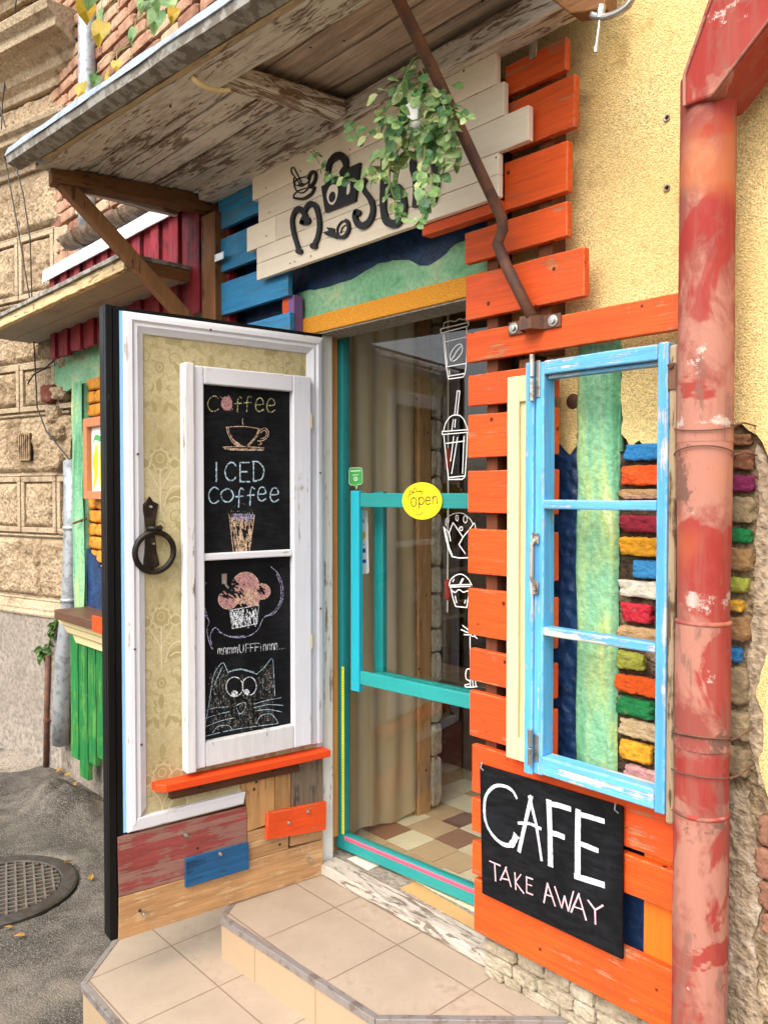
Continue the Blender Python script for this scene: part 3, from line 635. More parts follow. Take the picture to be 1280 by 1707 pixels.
MT['floor_tiles'] = [plain('floor_tile', C(h_), .35, .12) for h_ in PAL]
x = -.5
g2 = G(); y = .15; row = 0
while y < 1.7:
    x = -2.5 + (row % 3) * .07
    while x < 3.1:
        L = r_.choice([.10, .13, .16, .19]); g2.cur = r_.randrange(6); g2.box(x + .0015, x + L - .0015, y + .0015, y + .1485, .03, .0415 + r_.uniform(0, .0006)); x += L
    y += .15; row += 1
g2.build('floor_tiling', MT['floor_tiles'], cafe)
g = G()
for k in range(18): g.box(R0, R1, 1.652 + k * .142, 1.79 + k * .142, .02, .041)
g.build('floor_boards', MT['dark_wood'], cafe)
g = G(); g.box(R0, R1, .2, RY, -.06, .025); g.build('subfloor', MT['concrete'], cafe)

# ------------------------------------------------------------------ steps
def platform(name, label, poly, z1, z0, strip_pts, tile):
    lx = sum(p[0] for p in poly) / len(poly); ly = sum(p[1] for p in poly) / len(poly)
    t = thing(name, label, 'step', (lx, ly, z0))
    tile = tile_mat('beige_step_tile', C('#a2917e'), .311, .291, tile[0] - lx, tile[1] - ly)
    g = G(); g.prism([(x, y, z1 - .012) for x, y in poly], (0, 0, .012)); g.build('tread', tile, t)
    g = G(); n = len(poly); cx = sum(p[0] for p in poly) / n; cy = sum(p[1] for p in poly) / n
    ins = [(x + (cx - x) * .004, y + (cy - y) * .006) for x, y in poly]
    g.prism([(x, y, z0) for x, y in ins], (0, 0, z1 - z0 - .012)); g.build('riser', MT['riser'], t)
    g = G()
    for a, b in zip(strip_pts[:-1], strip_pts[1:]):
        a = Vector(a); b = Vector(b); dd = (b - a).normalized(); nn = Vector((dd.y, -dd.x))
        i = [a - nn * .016 + dd * .006, b - nn * .016 - dd * .006]; o_ = [a + nn * .004, b + nn * .004]
        g.hexa([(o_[0].x, o_[0].y, z1 - .022), (o_[1].x, o_[1].y, z1 - .022), (i[1].x, i[1].y, z1 - .022), (i[0].x, i[0].y, z1 - .022), (o_[0].x, o_[0].y, z1 + .002), (o_[1].x, o_[1].y, z1 + .002), (i[1].x, i[1].y, z1 + .0025), (i[0].x, i[0].y, z1 + .0025)])
    g.build('edge_strip', MT['strip'], t, bevel=.0015)
    return t
MT['strip'] = metal('aluminium_edge', C('#9a938e'), .42, .5, C('#80736c'), .3)
platform('entrance_step', 'upper beige tiled step with metal edge right below the cafe threshold', [(-.045, -.015), (-.045, -.375), (.012, -.452), (.755, -.418), (1.13, -.016)], .0, -.14,
         [(-.045, -.375), (.012, -.452), (.755, -.418), (1.13, -.016)], (.221, -.128))
platform('entrance_landing', 'lower beige tiled landing with cut corner under the open door', [(-.42, -.02), (-.42, -.58), (-.163, -.855), (1.0, -.87), (1.55, -.40), (1.55, -.02)], -.14, -.36,
         [(-.42, -.58), (-.163, -.855), (1.0, -.87), (1.55, -.40)], (.142, -.54))

# ------------------------------------------------------------------ strokes and letters
FONT = {'C': [[(.95, .82), (.75, .98), (.45, 1), (.15, .8), (.02, .5), (.12, .2), (.4, .02), (.75, .05), (.95, .2)]],
 'A': [[(0, 0), (.25, .5), (.5, 1)], [(.5, 1), (.75, .5), (1, 0)], [(.2, .38), (.82, .38)]],
 'F': [[(0, 0), (0, .5), (0, 1)], [(0, 1), (.95, 1)], [(0, .52), (.75, .52)]], 'E': [[(0, 1), (0, .5), (0, 0)], [(0, 1), (.95, 1)], [(0, .52), (.75, .52)], [(0, 0), (.98, 0)]],
 'T': [[(0, 1), (1, 1)], [(.5, 1), (.5, 0)]], 'K': [[(0, 1), (0, 0)], [(.85, 1), (.02, .45)], [(.02, .45), (.9, 0)]],
 'W': [[(0, 1), (.25, 0)], [(.25, 0), (.5, .75)], [(.5, .75), (.75, 0)], [(.75, 0), (1, 1)]], 'Y': [[(0, 1), (.5, .48)], [(1, 1), (.3, 0)]],
 'I': [[(.5, 1), (.5, 0)]], 'D': [[(.1, 0), (.1, 1)], [(.0, 1), (.5, .98), (.9, .7), (.95, .45), (.75, .12), (.1, .0)]],
 'c': [[(.95, .85), (.6, 1), (.2, .8), (.05, .45), (.25, .08), (.6, 0), (.95, .15)]], 'o': [[(.5, 1), (.12, .78), (.05, .4), (.3, .04), (.7, .03), (.97, .4), (.85, .82), (.5, 1)]],
 'f': [[(.85, .9), (.6, 1), (.42, .8), (.4, .4), (.36, 0)], [(.05, .55), (.8, .58)]], 'e': [[(.05, .5), (.9, .56), (.75, .95), (.35, .98), (.06, .6), (.1, .2), (.45, 0), (.95, .16)]],
 'p': [[(.1, .95), (.12, .2), (.12, -.5)], [(.12, .7), (.5, 1), (.9, .7), (.8, .2), (.4, .05), (.12, .3)]], 'n': [[(.08, .95), (.08, 0)], [(.08, .6), (.5, .98), (.85, .8), (.92, 0)]],
 'm': [[(.05, .9), (.08, 0)], [(.08, .6), (.3, .95), (.48, .7), (.5, .05)], [(.5, .6), (.75, .95), (.93, .7), (.95, 0)]], 'U': [[(.05, 1), (.08, .3), (.5, 0), (.9, .3), (.92, 1)]],
 'i': [[(.5, .7), (.5, 0)], [(.48, 1), (.52, .98)]], '.': [[(.4, .05), (.6, .02)]], 'S': [[(.9, .85), (.5, 1), (.12, .75), (.5, .5), (.9, .25), (.5, 0), (.08, .15)]], 'V': [[(0, 1), (.5, 0)], [(.5, 0), (1, 1)]]}
def write_px(g, items, conv, fr, wd, jit=.25):
    """items: (letter, x0, ytop, x1, ybottom [, shear in y]) in picture units of conv"""
    for it in items:
        ch, x0, y0, x1, y1 = it[:5]; sh = it[5] if len(it) > 5 else 0
        for st in FONT[ch]:
            pts = [conv(x0 + (x1 - x0) * a, y1 + (y0 - y1) * b + sh * a) for a, b in st]
            ribbon(g, pts, wd, fr, 0, jit=jit)
def zc(base, ox, oy, sc): return lambda x, y: base(ox + x / sc, oy + y / sc)
def fr_leaf(v): return lambda a, b, h: (a, v + h, b)
def fr_glass(v): return lambda a, b, h: (a, v - h, b)
def fr_wall(Y): return lambda a, b, h: (a, Y - h, b)

# ------------------------------------------------------------------ the open door leaf (local x: from hinge outwards, y: towards the doorway side, z up)
door = thing('open_door', 'door leaf swung open, papered with gold damask and framed in white moulding over patchwork planks', 'door', LEAF_O, LEAF_A)
g = G(); g.box(.0, .797, -.045, 0, .012, 2.012); g.build('door_core', MT['black_door'], door, bevel=.003)
g = G(); g.box(.775, .797, .0, .016, .012, 2.012); g.box(.752, .772, .0, .010, .012, 2.006); g.box(0, .7745, .0, .008, 1.999, 2.012)
g.build('black_edge', MT['black_door'], door, bevel=.002)
MT['paper'] = blotch('damask_paper', [C('#a4966c'), C('#b8aa80'), C('#c8bb94')], 2.2, 4, .75, .1, fine=120)
MT['paper_dark'] = plain('damask_olive_print', C('#9c8e60'), .8, .1); MT['paper_light'] = plain('damask_pale_print', C('#c9bd95'), .7, .06); MT['paper_mid'] = plain('damask_mid', C('#a89a6e'), .8, .08)  # printed tones of the damask: olive motifs, pale outlines
g = G(); g.box(.03, .70, .0, .003, .335, 1.96); FRP = fr_leaf(.0033); FRP2 = fr_leaf(.0036)
def damask(cx, cz):
    def ok(p): return .035 < p[0] < .698 and .34 < p[1] < 1.955
    def R(pts, wd, slot, closed=False, fr=FRP):
        if all(ok((cx + a, cz + b)) for a, b in pts): g.cur = slot; ribbon(g, [(cx + a, cz + b) for a, b in pts], wd, fr, closed=closed, jit=.1)
    def B(pts, slot, fr=FRP):
        if all(ok((cx + a, cz + b)) for a, b in pts): g.cur = slot; blob(g, [(cx + a, cz + b) for a, b in pts], fr)
    def leafs(x, z, l, w_, a, slot, fr=FRP):
        B([(x + t * l * math.cos(a) - s_ * w_ * math.sin(a), z + t * l * math.sin(a) + s_ * w_ * math.cos(a)) for t, s_ in ((0, 0), (.3, .8), (.65, .9), (1, .05), (.65, -.6), (.3, -.6))], slot, fr)
    B(ell(0, .0, .024, .026, 12), 1); R([((.028 + .005 * (k % 2)) * math.cos(k * math.pi / 9), (.031 + .005 * (k % 2)) * math.sin(k * math.pi / 9)) for k in range(18)], .0024, 2, True, FRP2); R(ell(0, .004, .013, .014, 10), .0018, 2, True, FRP2)
    for k in range(9):
        a = math.pi * 2 * k / 9; B(ell(.037 * math.cos(a), .04 * math.sin(a), .006, .006, 6), 1)
    for s_ in (-1, 1):
        B(ell(s_ * .05, -.012, .013, .014, 10), 1); R([(s_ * .05 + (.015 + .004 * (k % 2)) * math.cos(k * math.pi / 6), -.012 + (.016 + .004 * (k % 2)) * math.sin(k * math.pi / 6)) for k in range(12)], .0022, 2, True, FRP2)
        R([(0, -.13), (s_ * .006, -.09), (s_ * .03, -.05), (s_ * .04, -.03)], .003, 2, False, FRP2)
        leafs(s_ * .02, -.135, .075, .022, math.pi / 2 - s_ * 1.05, 1); R([(s_ * .012, -.15), (s_ * .03, -.10), (s_ * .06, -.085), (s_ * .085, -.1), (s_ * .08, -.125), (s_ * .05, -.12), (s_ * .03, -.13)], .0035, 2, False, FRP2)
        for k in range(4): B(ell(s_ * (.022 + .014 * k), .06 + .018 * math.sin(k * 1.7), .010, .009, 7), 3)
        leafs(s_ * .03, .10, .05, .012, math.pi / 2 - s_ * .7, 3); leafs(s_ * .05, -.2, .05, .014, -math.pi / 2 + s_ * .8, 1); leafs(s_ * .025, -.25, .05, .012, math.pi / 2 - s_ * 1.3, 3)
        R([(s_ * .075, -.19), (s_ * .06, -.165), (s_ * .035, -.175), (s_ * .04, -.20), (s_ * .055, -.195)], .004, 1); R([(s_ * .03, -.29), (s_ * .055, -.31), (s_ * .07, -.285), (s_ * .05, -.27)], .005, 3)
        R([(s_ * .08, .09), (s_ * .075, .12), (s_ * .05, .13), (s_ * .05, .11)], .005, 3); leafs(s_ * .07, .05, .03, .009, math.pi / 2 + s_ * .4, 1)
        leafs(s_ * .012, .15, .045, .01, math.pi / 2 - s_ * .35, 1); leafs(s_ * .03, -.33, .04, .011, math.pi / 2 - s_ * 2.2, 1)
    R([(0, -.03), (0, -.09), (0, -.17)], .005, 2, False, FRP2); leafs(0, .05, .05, .014, math.pi / 2, 1); leafs(0, .11, .04, .009, math.pi / 2, 3)
    B(ell(0, -.215, .016, .018, 10), 1); R([(-.008, -.215), (0, -.205), (.008, -.215), (0, -.226)], .002, 2, True, FRP2); leafs(0, -.25, .05, .012, -math.pi / 2, 1); B(ell(0, .175, .012, .01, 8), 3); B(ell(0, -.32, .01, .012, 8), 3)
rq = random.Random(15)
for k in range(900):
    cx_, cz_ = rq.uniform(.05, .69), rq.uniform(.36, 1.94); a = rq.uniform(0, 6.28); g.cur = rq.choice((1, 3, 3))
    for j in range(rq.choice((1, 2, 3))):
        b_ = a + j * 1.1; l = rq.uniform(.007, .02); w_ = l * .28
        q = [(cx_ + t * l * math.cos(b_) - s_ * w_ * math.sin(b_), cz_ + t * l * math.sin(b_) + s_ * w_ * math.cos(b_)) for t, s_ in ((0, 0), (.4, .9), (.8, .6), (1.1, -.2), (.6, -.5))]
        if all(.035 < x_ < .698 and .34 < z_ < 1.955 for x_, z_ in q): blob(g, q, fr_leaf(.0031 + .00002 * (k % 5)))
for kx, cx_ in enumerate((.62, .44, .26, .085)):
    for kz in range(-1, 5): damask(cx_, 1.00 + .515 * kz - (.2575 if kx % 2 else 0) + .02)
g.build('damask_wallpaper', [MT['paper'], MT['paper_dark'], MT['paper_light'], MT['paper_mid']], door)
# white moulding: a stepped profile mitred at the corners
prof = [(0, .0), (0, .014), (.012, .021), (.026, .024), (.034, .018), (.044, .020), (.054, .014), (.066, .008), (.068, .0)]
def mould(name, a, b, inward, mat, m0=1, m1=1, wscale=1.0):
    a = Vector(a); b = Vector(b); t = (b - a).normalized(); i = Vector(inward); vs = []; fs = []; n = len(prof)
    for k, (e, sgn, mm) in enumerate(((a, 1, m0), (b, -1, m1))):
        for p, h in prof:
            q = e + i * (p * wscale) + t * (sgn * p * wscale * mm); vs.append((q.x, h, q.y))
    for k in range(n - 1): fs.append((k, n + k, n + k + 1, k + 1))
    fs += [list(range(n - 1, -1, -1)), list(range(n, 2 * n))]
    g = G(); g.add(vs, fs); return g.build(name, mat, door)
mould('moulding', (.742, .345), (.742, 1.998), (-1, 0), MT['white_paint'])
mould('moulding', (.742, 1.998), (.0, 1.998), (0, -1), MT['white_paint_x'], 1, 1, .95)
mould('moulding', (.0, .5), (.0, 1.998), (1, 0), MT['white_paint'], 0, 1)
g = G(); g.hexa([(.742, .0, .345), (.335, .0, .345), (.325, .0, .385), (.705, .0, .385), (.742, .022, .345), (.335, .022, .345), (.325, .022, .385), (.705, .022, .385)]); g.build('moulding', MT['white_paint_x'], door, bevel=.003)
g = G(); g.box(.7425, .7515, .0, .012, .345, 1.998); g.build('blue_bead', MT['light_blue'], door)
g = G(); g.box(.0005, .03, .0005, .006, .02, .50); g.build('hinge_strip', MT['white_worn'], door)
# patchwork planks along the foot (corner pixels measured on the leaf)
LF = leaf2(.012); ZD = zc(LF, 0, 1240, 2.286)
def dplank(name, pix, mat, v0, v1, label=None):
    g = G(); P = [ZD(*p) for p in pix]; g.prism([(a, v0, b) for a, b in P], (0, v1 - v0, 0)); o = g.build(name, mat, door, bevel=.0015)
    if label: o['label'] = label
    return o
dplank('plank', [(452, 586), (1228, 366), (1228, 498), (450, 748)], MT['tan_pine'], .001, .018, 'wide honey pine plank along the bottom of the door')
dplank('plank', [(447, 357), (937, 239), (940, 449), (452, 582)], MT['red_faded'], .001, .017, 'faded red plank')
dplank('plank', [(701, 434), (939, 371), (941, 471), (700, 543)], MT['blue_board'], .0175, .030, 'short blue plank')
dplank('plank', [(917, 151), (1044, 122), (1044, 298), (940, 335), (938, 240)], MT['tan_pine_z'], .001, .016, 'upright honey pine plank')
dplank('plank', [(1047, 124), (1107, 112), (1107, 243), (1047, 280)], MT['tan_pine_z'], .001, .015, 'narrow upright honey pine plank')
dplank('plank', [(1110, 86), (1229, 40), (1229, 240), (1110, 245)], MT['grey_brown_z'], .001, .016, 'weathered grey upright plank')
dplank('plank', [(942, 336), (1098, 300), (1098, 402), (942, 446)], MT['tan_pine'], .0012, .0145)
dplank('plank', [(1105, 340), (1228, 305), (1228, 363), (1105, 392)], MT['tan_pine'], .0012, .0145)
dplank('plank', [(1009, 259), (1232, 215), (1230, 322), (1005, 361)], MT['orange'], .0165, .034, 'orange plank with two bolts')
for px_ in [(697, 340), (540, 640), (1170, 436), (1088, 294), (1160, 252), (828, 412)]:
    a, b = ZD(*px_); g = G(); g.lathe([(.0065, .017), (.0065, .038), (.005, .042), (.0, .042)], (a, 0, b), 12, 'y'); g.build('bolt', MT['steel'], door)
# orange shelf on a dark rail
g = G(); g.prism([(.656, .001, .487), (.656, .035, .487), (.63, .062, .487), (.0, .062, .480), (.0, .001, .480)], (0, 0, -.026)); g.build('shelf', MT['orange_new'], door, bevel=.003)
g = G(); g.plank(.115, .60, .418, .458, .003, .028, lambda a, b, c: (a, c, b), tilt=.006)
for a in (.50, .22): g.lathe([(.006, .028), (.006, .038), (.0, .039)], (a, 0, .436), 10, 'y')
g.build('shelf_rail', MT['dark_wood'], door, bevel=.002)
# old white casement screwed on, glazed with two blackboards
cs = []
g = G(); g.box(.52, .553, .004, .050, .502, 1.852); g.build('blackboard_frame', MT['white_worn'], door, bevel=.004); par = None
fr_parts = [('blackboard_frame', (.483, .5195, .004, .040, .508, 1.846), MT['white_paint']), ('blackboard_frame', (.068, .143, .004, .040, .508, 1.846), MT['white_paint']),
            ('blackboard_frame', (.1435, .4825, .004, .040, 1.788, 1.846), MT['white_paint_x']), ('blackboard_frame', (.1435, .4825, .004, .040, .508, .592), MT['white_worn']), ('blackboard_frame', (.1435, .4825, .004, .034, 1.200, 1.224), MT['white_paint_x'])]
for nm, bx, mt_ in fr_parts:
    g = G(); g.box(*bx); g.build(nm, mt_, door, bevel=.004)
g = G(); g.box(.1435, .4825, .002, .016, 1.224, 1.788); BT = g.build('blackboard', MT['board_black'], door)
g = G(); g.box(.1435, .4825, .002, .016, .592, 1.200); BB = g.build('blackboard', MT['board_black'], door)
g = G(); g.lathe([(.012, .0), (.012, .05), (.008, .052)], (.068, .028, 1.66), 10, 'z'); g.lathe([(.012, .0), (.012, .05), (.008, .052)], (.068, .028, .86), 10, 'z'); g.build('hinge_knuckle', MT['cream'], door)
LB = leaf2(.016); ZA = zc(LB, 170, 480, 3.282); ZB = zc(LB, 170, 880, 3.282); FB = fr_leaf(.0164)
def cdraw(name, mat, parent, fn):
    g = G(); fn(g); o = g.build(name, MT[mat], parent); return o
def strokes(lst, cv, wd, fr=FB, jit=.25): return lambda g: [ribbon(g, [cv(*p) for p in st], wd, fr, jit=jit) for st in lst]
def hatch(g, cv, cx, cy, rx, ry, n, wd, fr, ang=1.0, jit_=.35, inside=None, seed=1):
    r_ = random.Random(seed)
    for _ in range(n):
        x = cx + r_.uniform(-1, 1) * rx; y = cy + r_.uniform(-1, 1) * ry
        if inside and not inside(x, y): continue
        a = ang + r_.uniform(-jit_, jit_); l = r_.uniform(8, 22)
        ribbon(g, [cv(x - l * math.cos(a), y - l * math.sin(a)), cv(x + r_.uniform(-2, 2), y), cv(x + l * math.cos(a), y + l * math.sin(a))], wd, fr, jit=.4)
cdraw('chalk_lettering', 'ch_yellow', BT, lambda g: write_px(g, [('c', 575, 590, 640, 675), ('f', 722, 595, 772, 678), ('f', 772, 590, 826, 676), ('e', 838, 602, 886, 676), ('e', 900, 606, 948, 680)], ZA, FB, .0034))
def ooo(g): blob(g, [ZA(*p) for p in ell(682, 632, 30, 38)], FB); hatch(g, ZA, 682, 632, 22, 28, 40, .002, fr_leaf(.0166), .9)
cdraw('chalk_drawing', 'ch_pink', BT, ooo)
cdraw('chalk_drawing', 'ch_tan', BT, strokes([[(680, 762), (770, 757), (862, 770)], [(680, 760), (690, 800), (715, 845), (745, 868)], [(690, 762), (700, 805), (730, 850), (750, 866)], [(862, 768), (845, 815), (800, 865)], [(855, 775), (838, 815), (795, 860)],
    [(862, 782), (888, 765), (910, 785), (905, 815), (880, 834), (850, 836)], [(866, 792), (888, 778), (900, 792), (892, 816), (866, 826)], [(862, 838), (872, 852), (856, 858)], [(662, 870), (700, 885), (880, 888)], [(662, 870), (770, 868), (886, 874)], [(668, 876), (760, 880), (884, 882)], [(690, 882), (780, 884), (860, 888)], [(770, 715), (768, 730), (772, 748)],
    [(694, 790), (712, 810)], [(698, 800), (722, 835)], [(704, 812), (734, 850)], [(716, 826), (748, 862)], [(730, 838), (760, 866)], [(742, 846), (772, 866)]], ZA, .0026))
cdraw('chalk_lettering', 'ch_blue', BT, lambda g: write_px(g, [('I', 610, 955, 640, 1060), ('C', 672, 955, 735, 1055), ('E', 755, 955, 808, 1060), ('D', 822, 950, 888, 1058), ('c', 580, 1090, 640, 1178), ('o', 648, 1098, 720, 1170), ('f', 726, 1095, 784, 1200), ('f', 790, 1090, 842, 1190), ('e', 850, 1090, 898, 1166), ('e', 918, 1094, 968, 1170)], ZA, FB, .0046))
cdraw('chalk_drawing', 'ch_grey', BT, strokes([[(688, 1226), (760, 1222), (832, 1236)], [(690, 1240), (700, 1234), (830, 1244)], [(704, 1226), (722, 1196), (765, 1180), (800, 1196), (826, 1232)]], ZA, .0024))
def mcv(x, y): return LB(x, y)
def iced(g):
    r_ = random.Random(2)
    for k in range(70):
        t = r_.random(); y = 866 + 60 * t; e = 6 * t; x = r_.uniform(385 + e, 421 - e * 1.2); l = r_.uniform(4, 9)
        ribbon(g, [mcv(x - 1, max(862, y - l)), mcv(x, y), mcv(x + r_.uniform(-1, 1.5), min(927, y + l))], .0042, FB, jit=.3)
    ribbon(g, [mcv(382, 858), mcv(386, 895), mcv(390, 927)], .003, FB); ribbon(g, [mcv(424, 858), mcv(419, 895), mcv(414, 927)], .003, FB); ribbon(g, [mcv(389, 927), mcv(415, 927)], .003, FB)
cdraw('chalk_drawing', 'ch_tan', BT, iced)
def froth(g):
    for k in range(9): ribbon(g, [mcv(385 + k * 4, 862), mcv(388 + k * 4, 857), mcv(391 + k * 4, 862), mcv(387 + k * 4, 866), mcv(384 + k * 4, 870)], .004, FB)
cdraw('chalk_drawing', 'ch_lilac', BT, froth)
def muf(g):
    for i, (x, y, r_) in enumerate([(785, 315, 76), (690, 392, 56), (876, 348, 46), (745, 370, 50), (820, 390, 44)]):
        blob(g, [ZB(*p) for p in ell(x, y, r_, r_ * .95, 18)], fr_leaf(.0163 + .00006 * i))
cdraw('chalk_drawing', 'ch_pink', BB, muf)
def muf2(g):
    F2 = fr_leaf(.0168); hatch(g, ZB, 790, 380, 55, 40, 60, .003, F2, .4, .8, seed=3)
    for x, y, r_ in [(785, 315, 72), (876, 348, 42), (690, 392, 52)]: ribbon(g, [ZB(*p) for p in ell(x, y, r_, r_, 16)], .003, F2, closed=True)
    ribbon(g, [ZB(*p) for p in ell(790, 380, 26, 20, 12)], .003, F2, closed=True)
cdraw('chalk_drawing', 'ch_tan', BB, muf2)
def dk(g):
    F2 = fr_leaf(.0170); hatch(g, ZB, 730, 330, 40, 45, 26, .0055, F2, .5, .6, seed=4); hatch(g, ZB, 668, 362, 26, 22, 14, .005, F2, .5, .6, seed=5); hatch(g, ZB, 868, 340, 20, 18, 10, .004, F2, .5, .6, seed=6)
cdraw('chalk_drawing', 'board_black', BB, dk)
def paperc(g):
    q = [(697, 452), (858, 422), (847, 525), (713, 551)]; ribbon(g, [ZB(*p) for p in q], .0035, FB, closed=True, smooth=False); r_ = random.Random(8)
    for k in range(90):
        u = r_.random(); y = r_.uniform(455, 530); x = 708 + u * 138; hatch(g, ZB, x, y, 1, 1, 1, .0028, FB, 1.5, .4, seed=k)
cdraw('chalk_drawing', 'ch_white', BB, paperc)
cdraw('chalk_drawing', 'ch_lilac', BB, strokes([[(570, 300), (548, 350), (545, 410), (560, 470), (585, 512), (574, 560), (588, 630), (605, 665)], [(558, 360), (556, 420), (575, 480), (582, 505)], [(605, 662), (592, 595), (606, 556), (624, 548), (660, 580), (720, 600), (790, 596), (850, 560), (886, 490), (940, 470), (985, 400), (988, 320), (962, 250), (922, 212)], [(890, 484), (935, 462), (975, 400), (978, 320), (955, 256)], [(640, 570), (700, 594), (780, 592)]], ZB, .0030))
mm = []
for ch, x, wv in [('m', 632, 32), ('n', 664, 20), ('m', 684, 32), ('m', 716, 32), ('U', 750, 30), ('F', 786, 24), ('F', 812, 24), ('F', 838, 26), ('i', 862, 16), ('n', 882, 20), ('n', 904, 20), ('n', 926, 18), ('n', 944, 18), ('.', 968, 10), ('.', 982, 10), ('.', 996, 10)]:
    yb = 694 - (x - 632) * .088; mm.append((ch, x, yb - (44 if ch in 'UF' else 36), x + wv * .85, yb))
cdraw('chalk_lettering', 'ch_white', BB, lambda g: write_px(g, mm, ZB, FB, .0022))
cat = [[(600, 862), (608, 815), (630, 770), (660, 738), (678, 765), (690, 797)], [(690, 790), (730, 780), (770, 778), (845, 800)], [(700, 784), (760, 772), (830, 790)], [(845, 802), (890, 760), (930, 715), (938, 780), (942, 850), (945, 920)], [(600, 860), (588, 940), (572, 1040), (560, 1100)], [(615, 860), (640, 800), (660, 760)],
       [(735, 972), (755, 962), (782, 958), (782, 990), (755, 1018), (735, 985)], [(550, 1005), (620, 985), (690, 980)], [(545, 1050), (620, 1025), (700, 1005)], [(560, 1092), (640, 1060), (720, 1040)], [(830, 965), (900, 945), (980, 930)], [(830, 985), (910, 968), (990, 972)], [(840, 1002), (910, 995), (985, 1008)],
       [(605, 1122), (635, 1088), (690, 1082), (715, 1108)], [(845, 1072), (868, 1030), (920, 1018), (950, 1045), (962, 1070)], [(570, 1140), (640, 1122), (760, 1098), (960, 1072)]]
cdraw('chalk_drawing', 'ch_blue', BB, strokes(cat, ZB, .0019))
def fur(g):
    def ins(x, y): return not ((x - 725) / 48) ** 2 + ((y - 870) / 55) ** 2 < 1 and not ((x - 805) / 40) ** 2 + ((y - 865) / 50) ** 2 < 1
    hatch(g, ZB, 765, 960, 178, 145, 420, .0026, fr_leaf(.0162), 1.45, .35, ins, 7); hatch(g, ZB, 905, 820, 30, 60, 60, .0024, fr_leaf(.0162), 1.2, .5, ins, 8); hatch(g, ZB, 640, 830, 30, 50, 40, .0024, fr_leaf(.0162), 1.8, .5, ins, 9)
cdraw('chalk_drawing', 'ch_grey', BB, fur)
def eyes(g):
    for x, y, rx, ry in [(725, 870, 46, 53), (806, 866, 38, 49)]: ribbon(g, [ZB(*p) for p in ell(x, y, rx, ry, 20)], .0032, FB, closed=True)
    for x, y, r_ in [(726, 906, 17), (791, 898, 15)]: blob(g, [ZB(*p) for p in ell(x, y, r_, r_, 12)], FB)
cdraw('chalk_drawing', 'ch_white', BB, eyes)
g = G(); a, b = ZB(665, 275); g.box(a - .01, a + .008, .0165, .022, b - .02, b + .015); g.tube([(a, .02, b - .01), (a - .008, .024, b - .028), (a - .015, .022, b - .034)], .004, 8); g.build('clip', MT['steel'], BB, bevel=.001)
# iron ring handle on a spear plate
LK = leaf2(.005); ZK = zc(LK, 170, 480, 3.282)
pl = [LF(*p) for p in [(250, 827), (256, 836), (265, 840), (260, 870), (259, 890), (262, 920), (267, 942), (256, 949), (243, 950), (237, 943), (243, 912), (244, 882), (241, 862), (235, 842), (243, 837)]]
g = G(); g.prism([(a, .0035, b) for a, b in pl], (0, .007, 0)); KN = g.build('ring_plate', MT['iron'], door, bevel=.002)
for p in [(250, 845), (254, 906)]:
    a, b = LF(*p); g = G(); g.lathe([(.005, .010), (.005, .022), (.003, .026), (.0, .026)], (a, 0, b), 10, 'y'); g.build('screw', MT['steel'], KN)
ca, cb = LF(255, 920); g = G(); rr = .064
g.tube([(ca + rr * math.sin(2 * math.pi * k / 32), .026 + .004 * math.cos(2 * math.pi * k / 32), cb + rr * math.cos(2 * math.pi * k / 32)) for k in range(33)], .0095, 12, cap=False); g.build('ring', MT['iron'], KN, smooth=True)
g = G(); g.tube([(ca - .018, .014, cb + rr), (ca - .018, .030, cb + rr + .014), (ca, .040, cb + rr + .012), (ca + .018, .030, cb + rr + .014), (ca + .018, .014, cb + rr)], .009, 8); g.build('ring_eye', MT['iron'], KN, smooth=True)
for s_, z in [(.70, 1.55), (.715, .93), (.695, .62), (.45, 1.972), (.02, 1.5), (.02, 1.0)]:
    g = G(); g.lathe([(.004, .02), (.004, .0245), (.0, .025)], (s_, 0, z), 8, 'y'); g.build('screw', MT['rust'], door)

# ------------------------------------------------------------------ inner glazed door (local x along the door, y inwards)
gd = thing('glazed_door', 'teal framed glass door with guard bars and white marker drawings of cups', 'door', GL_O, GL_A)
g = G(); g.box(.0, .040, -.018, .022, .05, 2.15); g.build('door_stile', MT['teal'], gd, bevel=.004)
g = G(); g.box(.785, .84, -.018, .022, .05, 2.15); g.build('door_stile', MT['teal'], gd, bevel=.004)
g = G(); g.box(.0405, .7845, -.018, .022, .05, .108); g.build('bottom_rail', MT['teal_x'], gd, bevel=.004)
g = G(); g.box(.0405, .7845, -.017, .021, 2.11, 2.15); g.build('top_rail', MT['teal_x'], gd, bevel=.004)
g = G(); g.box(.036, .79, .000, .005, .1, 2.115); g.build('glass_pane', MT['glass'], gd)
GB = glass2(-.05)
zt0 = GB(600, 845)[1]; zt1 = GB(600, 822)[1]; zb0 = GB(600, 1140)[1]; zb1 = GB(600, 1118)[1]
sa = GB(588, 1000)[0]; sb = GB(602, 1000)[0]
for nm, bx, mt_ in [('guard_and_reflected_bar', (sa, sb, -.062, -.04, GB(596, 1152)[1], GB(596, 818)[1]), 'teal_hi'), ('guard_and_reflected_bar', (sb + .0005, .80, -.058, -.042, zt0, zt1), 'teal_x'), ('guard_and_reflected_bar', (sb + .0005, .80, -.058, -.042, zb0, zb1), 'teal_x')]:
    g = G(); g.box(*bx); g.build(nm, MT[mt_], gd, bevel=.003)
for z in ((zt0 + zt1) / 2, (zb0 + zb1) / 2):
    g = G(); g.box(sa + .004, sb - .004, -.0395, -.0185, z - .012, z + .012); g.build('guard_bracket', MT['teal_x'], gd, bevel=.002)
GI = glass2(.05); g = G(); ia = GI(629, 980)[0]; ib = GI(644, 980)[0]; g.box(ia, ib, .03, .055, GI(636, 1118)[1], GI(636, 846)[1] + .06); g.build('guard_and_reflected_bar', MT['teal'], gd, bevel=.003)  # inner upright added to imitate the outer bar's reflection in the glass
